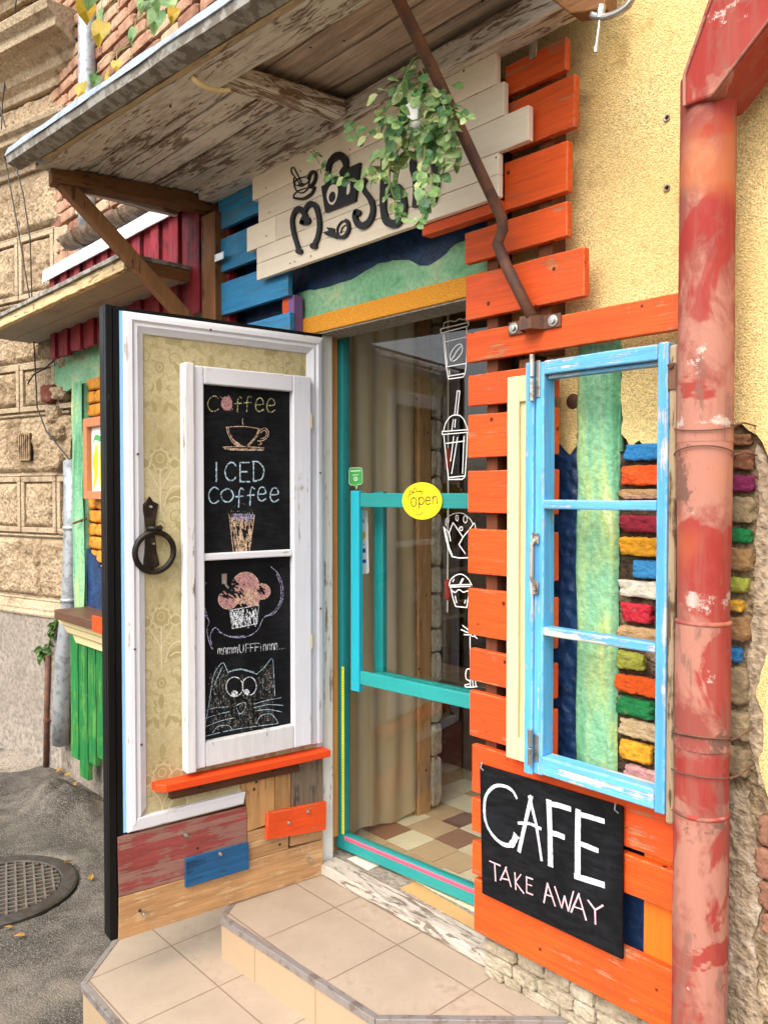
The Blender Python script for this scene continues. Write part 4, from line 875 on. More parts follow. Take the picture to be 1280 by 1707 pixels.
g = G(); g.box(ia, .80, .0315, .0535, GI(636, 1118)[1] - .04, GI(636, 1118)[1] - .0005); g.build('guard_and_reflected_bar', MT['teal_x'], gd, bevel=.003)  # matching inner rail, also part of the imitated reflection
# paper measuring tapes stuck on the frame
MT['tape_y'] = plain('yellow_tape', C('#e6e21a'), .5, .04); MT['tape_p'] = plain('pink_tape', C('#e8607c'), .5, .04); MT['ink'] = plain('black_print', C('#262322'), .6, .1)
g = G(); g.box(.0345, .0475, -.0195, -.0184, .112, .76); tp = g.build('measuring_tape', MT['tape_y'], gd); tp['label'] = 'yellow measuring tape up the door stile'
g = G(); z = .12
while z < .755: g.box(.0435 - (.003 if int(z * 100) % 5 else .0055), .0440, -.0199, -.0194, z, z + .0016); z += .01
g.build('tape_marks', MT['ink'], tp)
g = G(); g.box(.05, .79, -.0195, -.0184, .092, .1075); tp = g.build('measuring_tape', MT['tape_p'], gd); tp['label'] = 'pink measuring tape along the bottom rail'
g = G(); x = .056
while x < .785: g.box(x, x + .0022, -.0199, -.0194, .0935, .1005); x += .0085
g.build('tape_marks', MT['ink'], tp)
GG = glass2(-.0008); ZG = zc(GG, 540, 500, 4.267); ZH = zc(GG, 540, 820, 4.267); FG = fr_glass(-.0008)
def gdraw(lst, cv, label, wd=.0033):
    g = G(); [ribbon(g, [cv(*p) for p in st], wd, FG, jit=.12, smooth=len(st) > 4 and st[0] is not None) for st in lst]; o = g.build('marker_drawing', MT['ink_white'], gd); o['label'] = label
gdraw([[(850, 195), (852, 175), (856, 160)], [(856, 160), (900, 148), (930, 152), (965, 132), (985, 140), (1004, 132)], [(1004, 132), (1008, 148), (1030, 150)], [(1030, 150), (1026, 182)], [(832, 235), (830, 205)], [(830, 205), (1028, 158)], [(832, 235), (1022, 186)], [(845, 240), (868, 470), (885, 560)], [(855, 240), (876, 465)], [(885, 562), (990, 547)], [(990, 547), (1004, 520)], [(1015, 195), (1016, 330), (1012, 450), (1003, 522)], [(850, 300), (1012, 262)], [(868, 475), (1012, 450)], [(882, 542), (1000, 522)], [(906, 432), (896, 400), (912, 360), (940, 325), (970, 312), (985, 330), (978, 375), (945, 418), (915, 436)], [(910, 420), (930, 390), (945, 362), (978, 325)], [(890, 500), (894, 530)]], ZG, 'marker drawing of a lidded paper coffee cup with a bean')
gdraw([[(928, 820), (948, 645)], [(948, 645), (966, 648)], [(966, 648), (946, 820)], [(850, 930), (866, 875), (890, 838), (918, 820), (960, 820), (990, 845), (1010, 885), (1022, 925)], [(842, 957), (840, 935)], [(840, 935), (1025, 922)], [(842, 957), (1024, 940)], [(852, 965), (870, 1130), (885, 1277)], [(885, 1277), (985, 1275)], [(985, 1275), (1003, 1256)], [(1003, 1256), (1014, 1100), (1020, 942)], [(890, 1262), (1000, 1252)], [(922, 970), (900, 1145)], [(950, 975), (908, 1235)], [(995, 970), (985, 1235)], [(868, 1020), (1000, 1003)], [(920, 850), (908, 925)], [(935, 850), (930, 905)]], ZG, 'marker drawing of a domed cup with a straw')
gdraw([[(850, 250), (866, 330), (884, 400), (910, 460)], [(910, 460), (960, 470), (1035, 468)], [(858, 260), (892, 400), (914, 452)], [(850, 248), (890, 292), (900, 350)], [(890, 292), (918, 218)], [(918, 218), (988, 322)], [(988, 322), (1070, 220)], [(1070, 220), (1078, 260)], [(988, 322), (960, 375)], [(960, 375), (1005, 440)], [(868, 240), (868, 195), (915, 158), (985, 152), (1040, 195), (1060, 235)], ell(946, 185, 9, 20, 10) + [(955, 185)], ell(1005, 195, 14, 24, 10) + [(1019, 195)], ell(975, 262, 11, 14, 10) + [(986, 262)], ell(880, 200, 8, 16, 10) + [(888, 200)]], ZH, 'marker drawing of a frosted muffin')
gdraw([[(890, 668), (902, 625), (945, 590), (990, 590), (1030, 625), (1050, 665)], [(890, 665), (1050, 658)], [(895, 677), (1040, 672)], [(900, 680), (915, 750), (936, 815)], [(936, 815), (1015, 823)], [(1015, 823), (1034, 700)], [(910, 700), (932, 716), (960, 695), (990, 714), (1020, 705), (1034, 715)], [(966, 655), (985, 615)], [(972, 655), (992, 618)], [(932, 740), (944, 790)], [(1006, 770), (1000, 792)], [(915, 640), (925, 622)]], ZH, 'marker drawing of a small domed cup')
gdraw([[(985, 950), (1055, 1005)], [(975, 980), (1045, 1012)], [(995, 1016), (1042, 1018)], [(1040, 1000), (1050, 1028), (1070, 1028), (1084, 1005)], [(1066, 1010), (1074, 1030), (1090, 1044)], [(1038, 1030), (1040, 1200), (1040, 1390)], [(1040, 1262), (1018, 1262), (1008, 1290), (1012, 1330), (1040, 1350)], [(1040, 1390), (1002, 1388), (1000, 1376), (1030, 1368)], [(1056, 1330), (1060, 1380)], [(1075, 1330), (1080, 1380)], [(1040, 1390), (1090, 1386)]], ZH, 'marker drawing of a cat outline')
# floor of reveal: white tile on the threshold
g = G(); P = [pZ(*p, .037) for p in [(580, 1433), (607, 1424), (637, 1441), (614, 1452)]]; g.prism([(p.x, p.y, .0365) for p in P], (0, 0, .004)); g.build('loose_tile', plain('cream_tile', C('#d9d2c0'), .35), cafe)
g = G(); P = [pZ(*p, .037) for p in [(668, 1482), (690, 1472), (800, 1535), (800, 1555)]]; g.prism([(p.x, p.y, .0365) for p in P], (0, 0, .004)); g.build('loose_tile', plain('ochre_tile', C('#b8925c'), .35), cafe)

# stickers and the round open sign
so_ = thing('open_sign', 'round yellow sign reading open with a hand drawn hat and smile', 'sign', GL_O + Vector((0, 0, 0)), GL_A)
GS = glass2(-.064); cxs, czs = GS(703, 835); rs_ = abs(GS(736, 835)[0] - GS(670, 835)[0]) / 2; hs_ = abs(GS(703, 804)[1] - GS(703, 866)[1]) / 2
so_.location = GL_O + GL_X * cxs - GL_N * .062 + Vector((0, 0, czs - hs_)); 
def sgl(px, py): a, b = GS(px, py); return (a - cxs, b - czs + hs_)
MT['yellow'] = plain('yellow_card', C('#f0dc1c'), .45, .03); MT['brown_ink'] = plain('brown_ink', C('#6a4a18'), .6)
g = G(); g.prism([(rs_ * math.cos(t), 0, hs_ + hs_ * math.sin(t)) for t in [2 * math.pi * k / 48 for k in range(48)]], (0, -.003, 0)); g.build('disc', MT['yellow'], so_)
ZO = zc(sgl, 540, 500, 4.267); FO = fr_glass(-.0034)
g = G(); write_px(g, [('o', 620, 1405, 660, 1468), ('p', 672, 1402, 716, 1458), ('e', 722, 1402, 762, 1455), ('n', 772, 1395, 808, 1450)], ZO, FO, .0045, .1); g.build('open_lettering', MT['brown_ink'], so_)
g = G(); [ribbon(g, [ZO(*p) for p in st], .0030, FO) for st in [[(598, 1440), (600, 1400), (640, 1370), (690, 1362), (702, 1370), (690, 1384)], [(608, 1392), (618, 1352), (632, 1368), (650, 1336), (668, 1364), (688, 1356), (698, 1366)], [(650, 1520), (672, 1530), (694, 1524), (702, 1505)]]]; g.build('hat_drawing', MT['brown_ink'], so_)
MT['green_card'] = plain('green_sticker', C('#3f9a48'), .45, .05); MT['white_card'] = plain('white_sticker', C('#e8e6e0'), .5, .05)
def sticker(name, label, off, px0, group=None):
    a, b = glass2(off)(*px0); t = thing(name, label, 'sticker', GL_O + GL_X * a + GL_N * off + Vector((0, 0, b)), GL_A); f0 = glass2(off)
    return t, (lambda x, y: (f0(x, y)[0] - a, f0(x, y)[1] - b))
t, cv = sticker('award_sticker', 'green speech bubble sticker on the glass above the upper guard bar', -.002, (594, 815)); ZS = zc(cv, 540, 500, 4.267)
bub = [(180, 1205), (192, 1194), (262, 1192), (274, 1200), (275, 1300), (266, 1310), (242, 1314), (232, 1348), (220, 1318), (192, 1316), (180, 1304)]
g = G(); g.prism([(ZS(*p)[0], 0, ZS(*p)[1]) for p in bub], (0, -.0008, 0)); g.build('sticker_face', MT['green_card'], t)
g = G(); ribbon(g, [ZS(*p) for p in bub], .0016, fr_glass(-.001), closed=True, smooth=False); ribbon(g, [ZS(*p) for p in ell(226, 1272, 13, 12, 12)], .0022, fr_glass(-.001), closed=True); ribbon(g, [ZS(*p) for p in [(218, 1284), (226, 1264), (236, 1284)]], .002, fr_glass(-.001), smooth=False)
ribbon(g, [ZS(*p) for p in [(192, 1218), (262, 1214)]], .003, fr_glass(-.001)); ribbon(g, [ZS(*p) for p in [(204, 1246), (248, 1242)]], .002, fr_glass(-.001)); g.build('sticker_print', MT['white_card'], t)
t, cv = sticker('payment_sticker', 'tall white card payment sticker on the glass partly behind the guard bar', -.002, (604, 955)); ZQ = zc(cv, 540, 820, 4.267); ZS = lambda x, y: ZQ(x + 26, y)
cd = [(196, 140), (278, 130), (284, 140), (294, 570), (288, 580), (206, 590)]
g = G(); g.prism([(ZS(*p)[0], 0, ZS(*p)[1]) for p in cd], (0, -.0008, 0)); g.build('sticker_face', MT['white_card'], t)
MT['navy'] = plain('navy_print', C('#1c2f66'), .5); MT['blue_print'] = plain('blue_print', C('#2a52b0'), .5); MT['gold_print'] = plain('gold_print', C('#e8b41c'), .5)
FS = fr_glass(-.0011)
g = G(); write_px(g, [('V', 168, 195, 190, 220), ('I', 190, 195, 204, 220), ('S', 208, 195, 234, 220), ('A', 240, 194, 262, 219)], ZS, FS, .0028, .05); g.build('sticker_lettering', MT['navy'], t)
g = G(); blob(g, [ZS(*p) for p in ell(248, 310, 24, 30, 16)], FS); g.build('sticker_print', MT['gold_print'], t)
g = G(); [blob(g, [ZS(*p) for p in q], FS, smooth=False) for q in ([(190, 410), (270, 402), (272, 432), (191, 440)], [(192, 488), (274, 480), (276, 505), (193, 514)])]; ribbon(g, [ZS(*p) for p in [(192, 378), (266, 372)]], .0022, FS); g.build('sticker_print', MT['blue_print'], t)

# ------------------------------------------------------------------ orange pallet cladding right of the door
clad = thing('plank_cladding', 'orange painted plank cladding on battens between doorway and red downpipe', 'cladding', (.8, -.02, .14))
YP0, YP1 = -.085, -.063
PXE = pY(924, 900, -.085).x
OR_ = [(.918, 1.118, 2.521, 2.606), (.93, 1.146, 2.366, 2.500), (.918, 1.127, 2.207, 2.338), (.772, 1.127, 2.092, 2.182), (.777, 1.180, 1.928, 2.054), (.778, 1.50, 1.806, 1.891),
       (.785, PXE, 1.678, 1.768), (.786, PXE, 1.529, 1.653), (.786, PXE, 1.370, 1.491), (.786, PXE, 1.193, 1.323), (.786, PXE, 1.013, 1.150), (.794, PXE, .879, .974), (.795, PXE, .717, .850),
       (.804, 1.50, .555, .694), (.806, 1.50, .440, .538), (.806, 1.02, .312, .410), (.814, 1.50, .145, .300)]
for i, (a0, a1, b0, b1) in enumerate(OR_):
    g = G(); g.plank(a0, a1, b0, b1, YP0 - random.uniform(0, .003), YP1, n=14, wob=.0016, tilt=random.uniform(-.002, .002), rag1=.001); g.build('plank', MT['orange'], clad, bevel=.0035)
g = G(); g.plank(pY(703, 384, -.104).x, .92, 2.206, 2.236, -.104, -.064, n=12); o = g.build('plank', MT['orange'], clad, bevel=.003); o['label'] = 'long thin orange plank under the white sign'
for x0, x1, z0, z1 in [(.838, .878, .15, 2.60), (1.02, 1.062, 1.80, 2.60), (.955, .995, .15, 1.795), (1.40, 1.44, .15, .70)]:
    g = G(); g.box(x0, x1, -.0625, -.001, z0, z1); g.build('batten', MT['batten'], clad)
g = G(); g.box(1.345, 1.44, -.0628, -.035, .295, .56); g.build('plank', MT['orange_z'], clad, bevel=.002)
g = G(); g.box(.84, 1.34, -.02, -.004, .14, .70); g.build('backing', MT['dark_blue'], clad)
g = G(); a, b = wall2(-.09)(888, 78); g.box(a - .012, a + .012, -.090, -.087, b - .028, b + .03); g.build('metal_plate', MT['steel'], clad, bevel=.001)

# ------------------------------------------------------------------ blue boards left of the sign
bl = thing('blue_boards', 'weathered blue boards on the wall left of the white shop sign', 'cladding', (-.35, -.02, 2.0))
for a0, a1, b0, b1 in [(-.60, -.28, 2.515, 2.665), (-.588, -.24, 2.338, 2.474), (-.581, -.106, 2.160, 2.292), (-.581, -.095, 1.98, 2.098)]:
    g = G(); g.plank(a0, a1, b0, b1, YP0, YP1, n=12, wob=.0016); g.build('board', MT['blue_wood'], bl, bevel=.003)
for x0, x1, z0, z1, mt_ in [(-.578, -.556, 1.98, 2.66, 'red_wood'), (-.175, -.135, 2.0, 2.165, 'orange'), (-.1345, -.100, 2.0, 2.165, 'lilac')]:
    if mt_ == 'lilac': MT['lilac'] = wood('lilac_batten_paint', C('#7d5a8c'), 'z')
    g = G(); g.box(x0, x1, -.0625, -.02, z0, z1); g.build('batten', MT[mt_], bl, bevel=.002)

# ------------------------------------------------------------------ shop sign
sign = thing('shop_sign', 'cream board shop sign with raised black letters, cup and bag emblem above the doorway', 'sign', (.33, -.09, 2.23))
W12 = wall2(-.122)
MT['sign_side'] = MT['white_wood']
SB = [(-.286, .917, 2.551, 2.642, 0), (-.246, .944, 2.460, 2.5505, 0), (-.325, 1.028, 2.362, 2.459, 0), (-.259, .926, 2.233, 2.3605, .003)]
SB = [(-.286, .917, 2.545, 2.640), (-.246, .944, 2.452, 2.5435), (-.325, 1.028, 2.359, 2.4505), (-.259, .926, 2.300, 2.3575), (-.260, .926, 2.238, 2.2985)]
for a0, a1, b0, b1 in SB:
    if b1 > 2.44 and b1 < 2.46:
        g = G(); g.plank(a0, -.131, b0, b1, -.122, -.1005, n=4, wob=.001); g.build('board', MT['white_wood'], sign, bevel=.002); a0 = -.1295
    g = G(); g.plank(a0, a1, b0, b1, -.122 + random.uniform(0, .0015), -.1005, n=18, wob=.0012); g.build('board', MT['white_wood'], sign, bevel=.002)
for x_ in (-.20, .35, .84):
    g = G(); g.box(x_, x_ + .045, -.1003, -.0895, 2.245, 2.63); g.build('batten', MT['batten'], sign)
ZW = zc(W12, 350, 230, 2.844); FW_ = fr_wall(-.1222)
def sletter(fn, label=None, mat='letter_black', name='letter'):
    g = G(); fn(g); o = g.build(name, MT[mat], sign)
    if label: o['label'] = label
def rb(g, pts, w_, th=.010, closed=False): ribbon(g, [ZW(*p) for p in pts], w_, FW_, th, jit=.06, closed=closed)
def ball(g, x, y, r_): blob(g, [ZW(*p) for p in ell(x, y, r_, r_, 14)], FW_, .0108)
TW = .019
def L_m(g):
    rb(g, [(430, 538), (415, 490), (402, 440), (397, 392), (408, 352), (428, 338), (450, 352), (462, 378)], [.017, .019, .02, .021, .02, .018]); ball(g, 430, 538, 14); ball(g, 460, 392, 22); ball(g, 446, 402, 12)
    rb(g, [(458, 392), (455, 355), (468, 325), (490, 312), (510, 328), (522, 370), (526, 420), (518, 470), (502, 508)], [.02, .018, .018, .02, .02, .02, .017]); ball(g, 499, 513, 15)
sletter(L_m, 'raised black letter with curled feet')
def bag(g):
    blob(g, [ZW(*p) for p in [(538, 232), (556, 355), (698, 300), (722, 118), (650, 150), (640, 175), (600, 195)]], FW_, .010, smooth=False)
    rb(g, [(568, 225), (565, 170), (575, 118), (600, 90), (628, 86), (648, 108), (650, 140), (630, 170)], [.02, .022, .024, .024, .022, .018])
sletter(bag, 'black bag shaped letter', name='emblem')
for pts in ([(575, 310), (565, 275), (578, 235), (600, 222), (618, 245), (612, 290), (595, 318)], [(660, 270), (662, 235), (672, 200), (676, 235), (672, 262)]): sletter(lambda g: blob(g, [ZW(*p) for p in pts], fr_wall(-.1326), .0006), None, 'cut_white', 'cutout')
def bagi(g):
    for pts in (ell(592, 282, 15, 26, 12, .2),): blob(g, [ZW(*p) for p in pts], fr_wall(-.1335), .0006)
sletter(bagi, None, 'letter_black', 'pupil')
sletter(lambda g: (rb(g, [(745, 200), (732, 222), (738, 250), (762, 282), (778, 318), (778, 360), (760, 400), (730, 418), (706, 404), (694, 372), (698, 352)], [.014, .016, .019, .021, .021, .019, .018]), ball(g, 706, 354, 16)), 'raised black hooked letter')
def cupf(g):
    rb(g, [(835, 70), (832, 170), (828, 270), (830, 350), (846, 396), (880, 408), (912, 388), (928, 335), (922, 280), (900, 236), (878, 240), (866, 270)], [.027, .026, .025, .024, .022, .022, .02, .018, .015]); ball(g, 866, 272, 13)
sletter(cupf, 'raised black looped letter')
sletter(lambda g: (rb(g, [(1000, 62), (972, 100), (970, 140), (984, 190), (986, 250), (982, 320)], [.019, .024, .026, .024, .022]), rb(g, [(1000, 62), (1040, 50), (1078, 75), (1076, 120), (1072, 170), (1078, 230), (1064, 300)], [.018, .02, .024, .024, .02])), 'raised black arched letter')
def cupe(g):
    rb(g, [(400, 188), (402, 225), (418, 255), (445, 258), (468, 235), (474, 190)], .0030, .004); rb(g, ell(438, 205, 36, 18, 16, -.3), .0028, .004, True); rb(g, ell(448, 262, 52, 22, 18, -.32), .0030, .004, True)
    rb(g, [(474, 196), (482, 170), (500, 160), (508, 178), (500, 210), (480, 232)], .009); rb(g, [(405, 285), (450, 288), (490, 262), (502, 232)], .007)
    rb(g, [(432, 222), (410, 190), (392, 168), (388, 145), (400, 140), (414, 165), (436, 210)], .0030, .004)
    blob(g, [ZW(*p) for p in ell(436, 222, 16, 8, 10, -.3)], FW_, .005)
sletter(cupe, 'black outline of a cup and saucer with a spoon', name='emblem')
def small(g):
    blob(g, [ZW(*p) for p in [(545, 448), (572, 440), (560, 424), (592, 428), (596, 446), (612, 462), (606, 478), (584, 470), (560, 462)]], FW_, .009, smooth=False)
    rb(g, ell(634, 430, 24, 38, 16, .35), .0045, .006, True); rb(g, [(612, 468), (640, 470), (662, 440), (662, 405), (650, 392)], [.01, .012, .012, .009]); rb(g, [(622, 450), (630, 425), (645, 412)], .003, .004)
sletter(small, 'small black bitten ball emblem', name='emblem')
g = G(); r_ = random.Random(4)
for k in range(26):
    a = r_.uniform(-.24, .88); z = r_.choice([2.62, 2.565, 2.525, 2.475, 2.43, 2.385, 2.34, 2.26]) + r_.uniform(-.006, .006); blob(g, [(a + .003 * math.cos(t), z + .003 * math.sin(t)) for t in [k_ * .785 for k_ in range(8)]], fr_wall(-.1226), .0004)
g.build('nail_head', MT['rust'], sign)

# ------------------------------------------------------------------ sky blue casement and cream panel
cz = thing('blue_casement', 'peeling sky blue window casement without glass hung over the painted brick niche', 'window frame', (1.24, -.09, .69))
def bar(name, x0, x1, z0, z1, y0, y1, mt_, bv=.004, n=14):
    g = G()
    if z1 - z0 > x1 - x0: g.plank(z0, z1, x0, x1, y0, y1, lambda a, b, c: (b, c, a), n=n, wob=.0012)
    else: g.plank(x0, x1, z0, z1, y0, y1, n=n, wob=.0012)
    return g.build(name, MT[mt_], cz, bevel=bv)
bar('stile', 1.043, 1.070, .686, 1.768, -.150, -.092, 'sky_blue'); bar('stile', 1.0705, 1.099, .690, 1.766, -.144, -.095, 'sky_blue')
bar('stile', 1.4165, 1.443, .690, 1.770, -.148, -.104, 'sky_blue'); o = bar('stile', 1.4435, 1.462, .672, 1.762, -.146, -.092, 'grey_wood', .006); o['label'] = 'bare grey wood edge of the casement'
bar('rail', 1.0995, 1.416, 1.732, 1.768, -.147, -.100, 'sky_blue_x'); bar('rail', 1.0995, 1.416, .694, .742, -.147, -.100, 'sky_blue_x')
bar('rail', 1.0995, 1.416, 1.386, 1.410, -.146, -.112, 'sky_blue_x'); bar('rail', 1.0995, 1.416, 1.058, 1.081, -.146, -.112, 'sky_blue_x')
bar('lip', 1.0995, 1.416, 1.722, 1.7315, -.128, -.100, 'sky_blue_x', .002)
for z0, z1 in [(1.665, 1.785), (.715, .81)]:
    g = G(); g.tube([(1.071, -.158, z0), (1.071, -.158, z0 + (z1 - z0) * .48)], .0068, 10); g.tube([(1.071, -.158, z0 + (z1 - z0) * .52), (1.071, -.158, z1)], .0068, 10)
    g.box(1.0745, 1.088, -.1475, -.1445, z0 + .01, z1 - .015); g.build('hinge', MT['steel'], cz, bevel=.001)
W15 = wall2(-.15)
g = G(); a, b = W15(893, 900); _, b2 = W15(893, 975); g.tube([(a, -.152, b), (a, -.166, b - .01), (a, -.168, b2 + .02), (a, -.153, b2)], .0055, 10); g.box(a - .010, a + .010, -.153, -.1505, b - .01, b + .018); g.box(a - .009, a + .009, -.153, -.1505, b2 - .025, b2 + .01); g.build('pull_handle', MT['worn_iron'], cz, bevel=.001)
g = G(); g.tube([(1.452, -.15, 1.715), (1.452, -.156, 1.712)], .007, 8); g.box(1.443, 1.462, -.1492, -.1465, 1.66, 1.72); g.build('latch_plate', MT['rust'], cz, bevel=.001)
cp = thing('cream_panel', 'cream painted panel with recessed field fixed to the orange planks beside the blue casement', 'shutter panel', (.99, -.088, .71))
W9 = wall2(-.112); x0 = .958; x1 = 1.072
g = G(); g.box(x0 + .004, x1 + .02, -.108, -.0885, .704, 1.738); g.build('panel_board', MT['cream'], cp, bevel=.002)
g = G(); g.plank(.70, 1.742, x0, x0 + .040, -.119, -.1085, lambda a, b, c: (b, c, a), n=16, wob=.0012); g.build('panel_stile', MT['cream'], cp, bevel=.003)
for z0, z1 in ((.70, .762), (1.672, 1.742)):
    g = G(); g.plank(x0 + .0405, x1 + .02, z0, z1, -.119, -.1085, n=6, wob=.0008); g.build('panel_rail', MT['cream'], cp, bevel=.003)
g = G(); g.plank(.776, 1.658, x0 + .052, x1 + .02, -.114, -.1085, lambda a, b, c: (b, c, a), n=6, wob=.0004); g.build('panel_field', MT['cream'], cp, bevel=.0045)

# ------------------------------------------------------------------ CAFE TAKE AWAY board
cb = thing('menu_board', 'black board painted CAFE TAKE AWAY hung on the lower orange planks', 'sign', (1.07, -.095, .272))
W95 = wall2(-.1035); Q = [W95(799, 1274), W95(1037, 1346), W95(1037, 1601), W95(803, 1490)]
g = G(); g.prism([(a, -.103, b) for a, b in Q], (0, .008, 0)); g.build('board', MT['board_black'], cb, bevel=.0015)
ZC = zc(W95, 780, 1260, 2.56); FC = fr_wall(-.1036)
def CF(lst): return lambda g: [ribbon(g, [ZC(*p) for p in st], [q_ * .66 for q_ in w_] if isinstance(w_, list) else w_ * .68, FC, jit=.14, smooth=len(st) > 3) for st, w_ in lst]
g = G(); CF([([(208, 182), (190, 150), (155, 130), (112, 132), (78, 170), (70, 225), (78, 290), (110, 345), (150, 378), (185, 380), (205, 345)], [.012, .014, .015, .015, .014, .013, .015, .019, .028, .034]), ([(270, 175), (245, 285), (218, 408)], .016), ([(262, 175), (292, 300), (314, 448)], .013), ([(215, 288), (265, 290), (310, 312)], .011),
    ([(345, 195), (350, 330), (352, 468)], .025), ([(340, 205), (385, 212), (435, 228)], .022), ([(352, 330), (380, 336), (408, 348)], .019), ([(470, 236), (468, 370), (468, 520)], .023), ([(466, 248), (520, 262), (578, 280)], .020), ([(470, 372), (510, 388), (552, 405)], .019), ([(458, 515), (515, 532), (578, 552)], .022)])(g)
g.build('painted_lettering', MT['paint_white'], cb)
g = G(); CF([([(92, 450), (138, 470)], .006), ([(114, 462), (118, 535)], .007), ([(164, 476), (138, 532)], .006), ([(160, 478), (184, 560)], .006), ([(144, 524), (176, 532)], .005), ([(200, 500), (204, 572)], .006), ([(226, 508), (202, 540)], .005), ([(202, 540), (238, 588)], .006), ([(250, 518), (250, 586)], .006), ([(248, 518), (276, 528)], .006), ([(250, 548), (272, 556)], .005), ([(250, 584), (276, 594)], .006)])(g)
g.build('chalk_lettering', MT['ch_rose'], cb)
g = G(); CF([([(340, 545), (324, 628)], .007), ([(340, 548), (372, 642)], .007), ([(328, 592), (362, 604)], .005), ([(370, 560), (400, 650)], .006), ([(400, 650), (412, 600)], .006), ([(412, 600), (428, 664)], .006), ([(428, 664), (450, 580)], .006), ([(474, 590), (440, 668)], .007), ([(472, 592), (504, 702)], .007), ([(448, 644), (492, 658)], .005), ([(512, 618), (542, 658)], .007), ([(576, 640), (542, 660)], .007), ([(542, 656), (544, 720)], .007)])(g)
g.build('chalk_lettering', MT['ch_rose'], cb)
g = G()
for px_ in [(803, 1280), (1026, 1350)]:
    a, b = W95(*px_); g.tube([(a, -.1036, b + .015), (a + .003, -.112, b + .002), (a + .012, -.110, b - .004)], .0022, 6)
g.build('wire_hook', MT['steel'], cb)

# ------------------------------------------------------------------ red downpipe
dp = thing('downpipe', 'large faded red rainwater downpipe with peeling paint right of the blue casement', 'downpipe', (1.517, -.115, -.27))
PXc, PYc, PR = 1.513, -.112, .058
def pt(z0, z1, r0, r1, wob=.0012):
    g = G(); n = max(4, int((z1 - z0) / .03)); N = 40; vs = []
    def f(u, v):
        z = z0 + (z1 - z0) * v; a = 2 * math.pi * u; r_ = r0 + (r1 - r0) * v + wob * noise.noise(Vector((math.cos(a) * 1.5, math.sin(a) * 1.5, z * 5))); return (PXc + r_ * math.cos(a), PYc + r_ * math.sin(a), z)
    g.grid(f, N, n); return g.build('pipe_section', MT['pipe_red'], dp, smooth=True, weld=True)
pt(1.54, 2.34, PR + .0015, PR); pt(1.135, 1.575, PR - .002, PR + .001); pt(.86, 1.14, PR + .002, PR + .001); pt(.70, .89, PR - .001, PR); pt(-.30, .71, PR + .002, PR + .001)
for z in (1.140, .893, .712):
    g = G(); g.lathe([(PR - .002, -.006), (PR + .002, -.003), (PR + .0026, .0), (PR + .002, .003), (PR - .002, .006)], (PXc, PYc, z), 40); g.build('pipe_bead', MT['pipe_red'], dp, smooth=True)
for z, tl in [(1.51, .02), (1.575, -.012), (.885, .012), (.80, .01)]:
    g = G(); g.tube([(PXc + (PR + .006) * math.cos(a), PYc + (PR + .006) * math.sin(a), z + tl * math.cos(a + 1.2)) for a in [2 * math.pi * k / 36 for k in range(37)]], .0016, 6, cap=False)
    g.tube([(PXc + PR + .004, PYc, z), (PXc + PR + .016, PYc + .03, z + .006), (PXc + PR + .004, .01, z + .004)], .0022, 6); g.build('wire_clamp', MT['rust'], dp)
# square chute rising from the pipe head to the right
YC = PYc - .068
fc = [pY(*p, YC) for p in [(1196, -70), (1181, 0), (1137, 127), (1137, 178), (1191, 158), (1283, 38), (1340, -40)]]
g = G(); g.prism(fc, (0, .135, 0)); g.build('head_chute', MT['pipe_red'], dp, bevel=.006)
g = G(); g.tube([p + Vector((.006, -.002, 0)) for p in fc[:4]], .004, 8); g.tube([p + Vector((-.004, -.002, .004)) for p in fc[4:]], .0035, 8); g.build('folded_seam', MT['pipe_red'], dp)
for px_ in [(1112, 196), (1112, 313)]:
    p = pY(*px_, 0); g = G(); g.lathe([(.0085, .001), (.009, -.002), (.006, -.002), (.005, .001), (.0, .001)], (p.x, -.002, p.z), 14, 'y'); o = g.build('wall_plug', MT['grey_mortar'], cafe, smooth=True)

# ------------------------------------------------------------------ main canopy
MT['pale_edge'] = peel('pale_edge_batten', C('#cbb389'), C('#7a644a'), 'x', .43)
can = thing('wooden_canopy', 'large lean-to canopy of peeling boards with zinc edge over the doorway', 'canopy', (.2, -.1, 2.1))
def ed(x):                                   # front edge: y and z of its lower lip at x
    t = (x + .86) / 1.55; return (-.835 + .095 * t, 2.655 - .03 * t)
XL, XR = -.86, 1.26
def along(x): y, z = ed(x); return Vector((x, y, z))
def cross(prof, mat, name, x0=XL, x1=XR, n=30, wob=.0, bevel=0):
    """profile points (dy, dz) swept along the front edge"""
    g = G(); P = []; m_ = len(prof)
    for i in range(n + 1):
        x = x0 + (x1 - x0) * i / n; a = along(x)
        P += [(a.x, a.y + dy + wob * noise.noise(Vector((x * 6, k * 5.0, 1))), a.z + dz + wob * noise.noise(Vector((x * 5, k * 3.0, 9)))) for k, (dy, dz) in enumerate(prof)]
    fs = [(i * m_ + k, i * m_ + (k + 1) % m_, (i + 1) * m_ + (k + 1) % m_, (i + 1) * m_ + k) for i in range(n) for k in range(m_)]
    fs += [tuple(range(m_ - 1, -1, -1)), tuple(range(n * m_, n * m_ + m_))]
    g.add(P, fs); return g.build(name, mat, can, bevel=bevel)
cross([(-.008, .036), (.006, .070), (.62, .175), (.62, .170), (.008, .062), (-.003, .036)], MT['zinc'], 'zinc_roof', wob=.004)
cross([(.002, .010), (.052, -.002), (.054, .006), (.012, .052), (-.0025, .0355)], MT['zinc_dark'], 'zinc_lip', wob=.003)  # lip in a darker, greyer zinc than the roof sheet
cross([(.060, .000), (.078, -.002), (.078, .05), (.060, .05)], MT['pale_edge'], 'edge_batten', x0=-.70, wob=.003)
cross([(.080, -.004), (.20, .004), (.20, .06), (.080, .055)], MT['peel_x'], 'front_rail', x0=-.80, x1=XR - .02, wob=.002, bevel=.004)
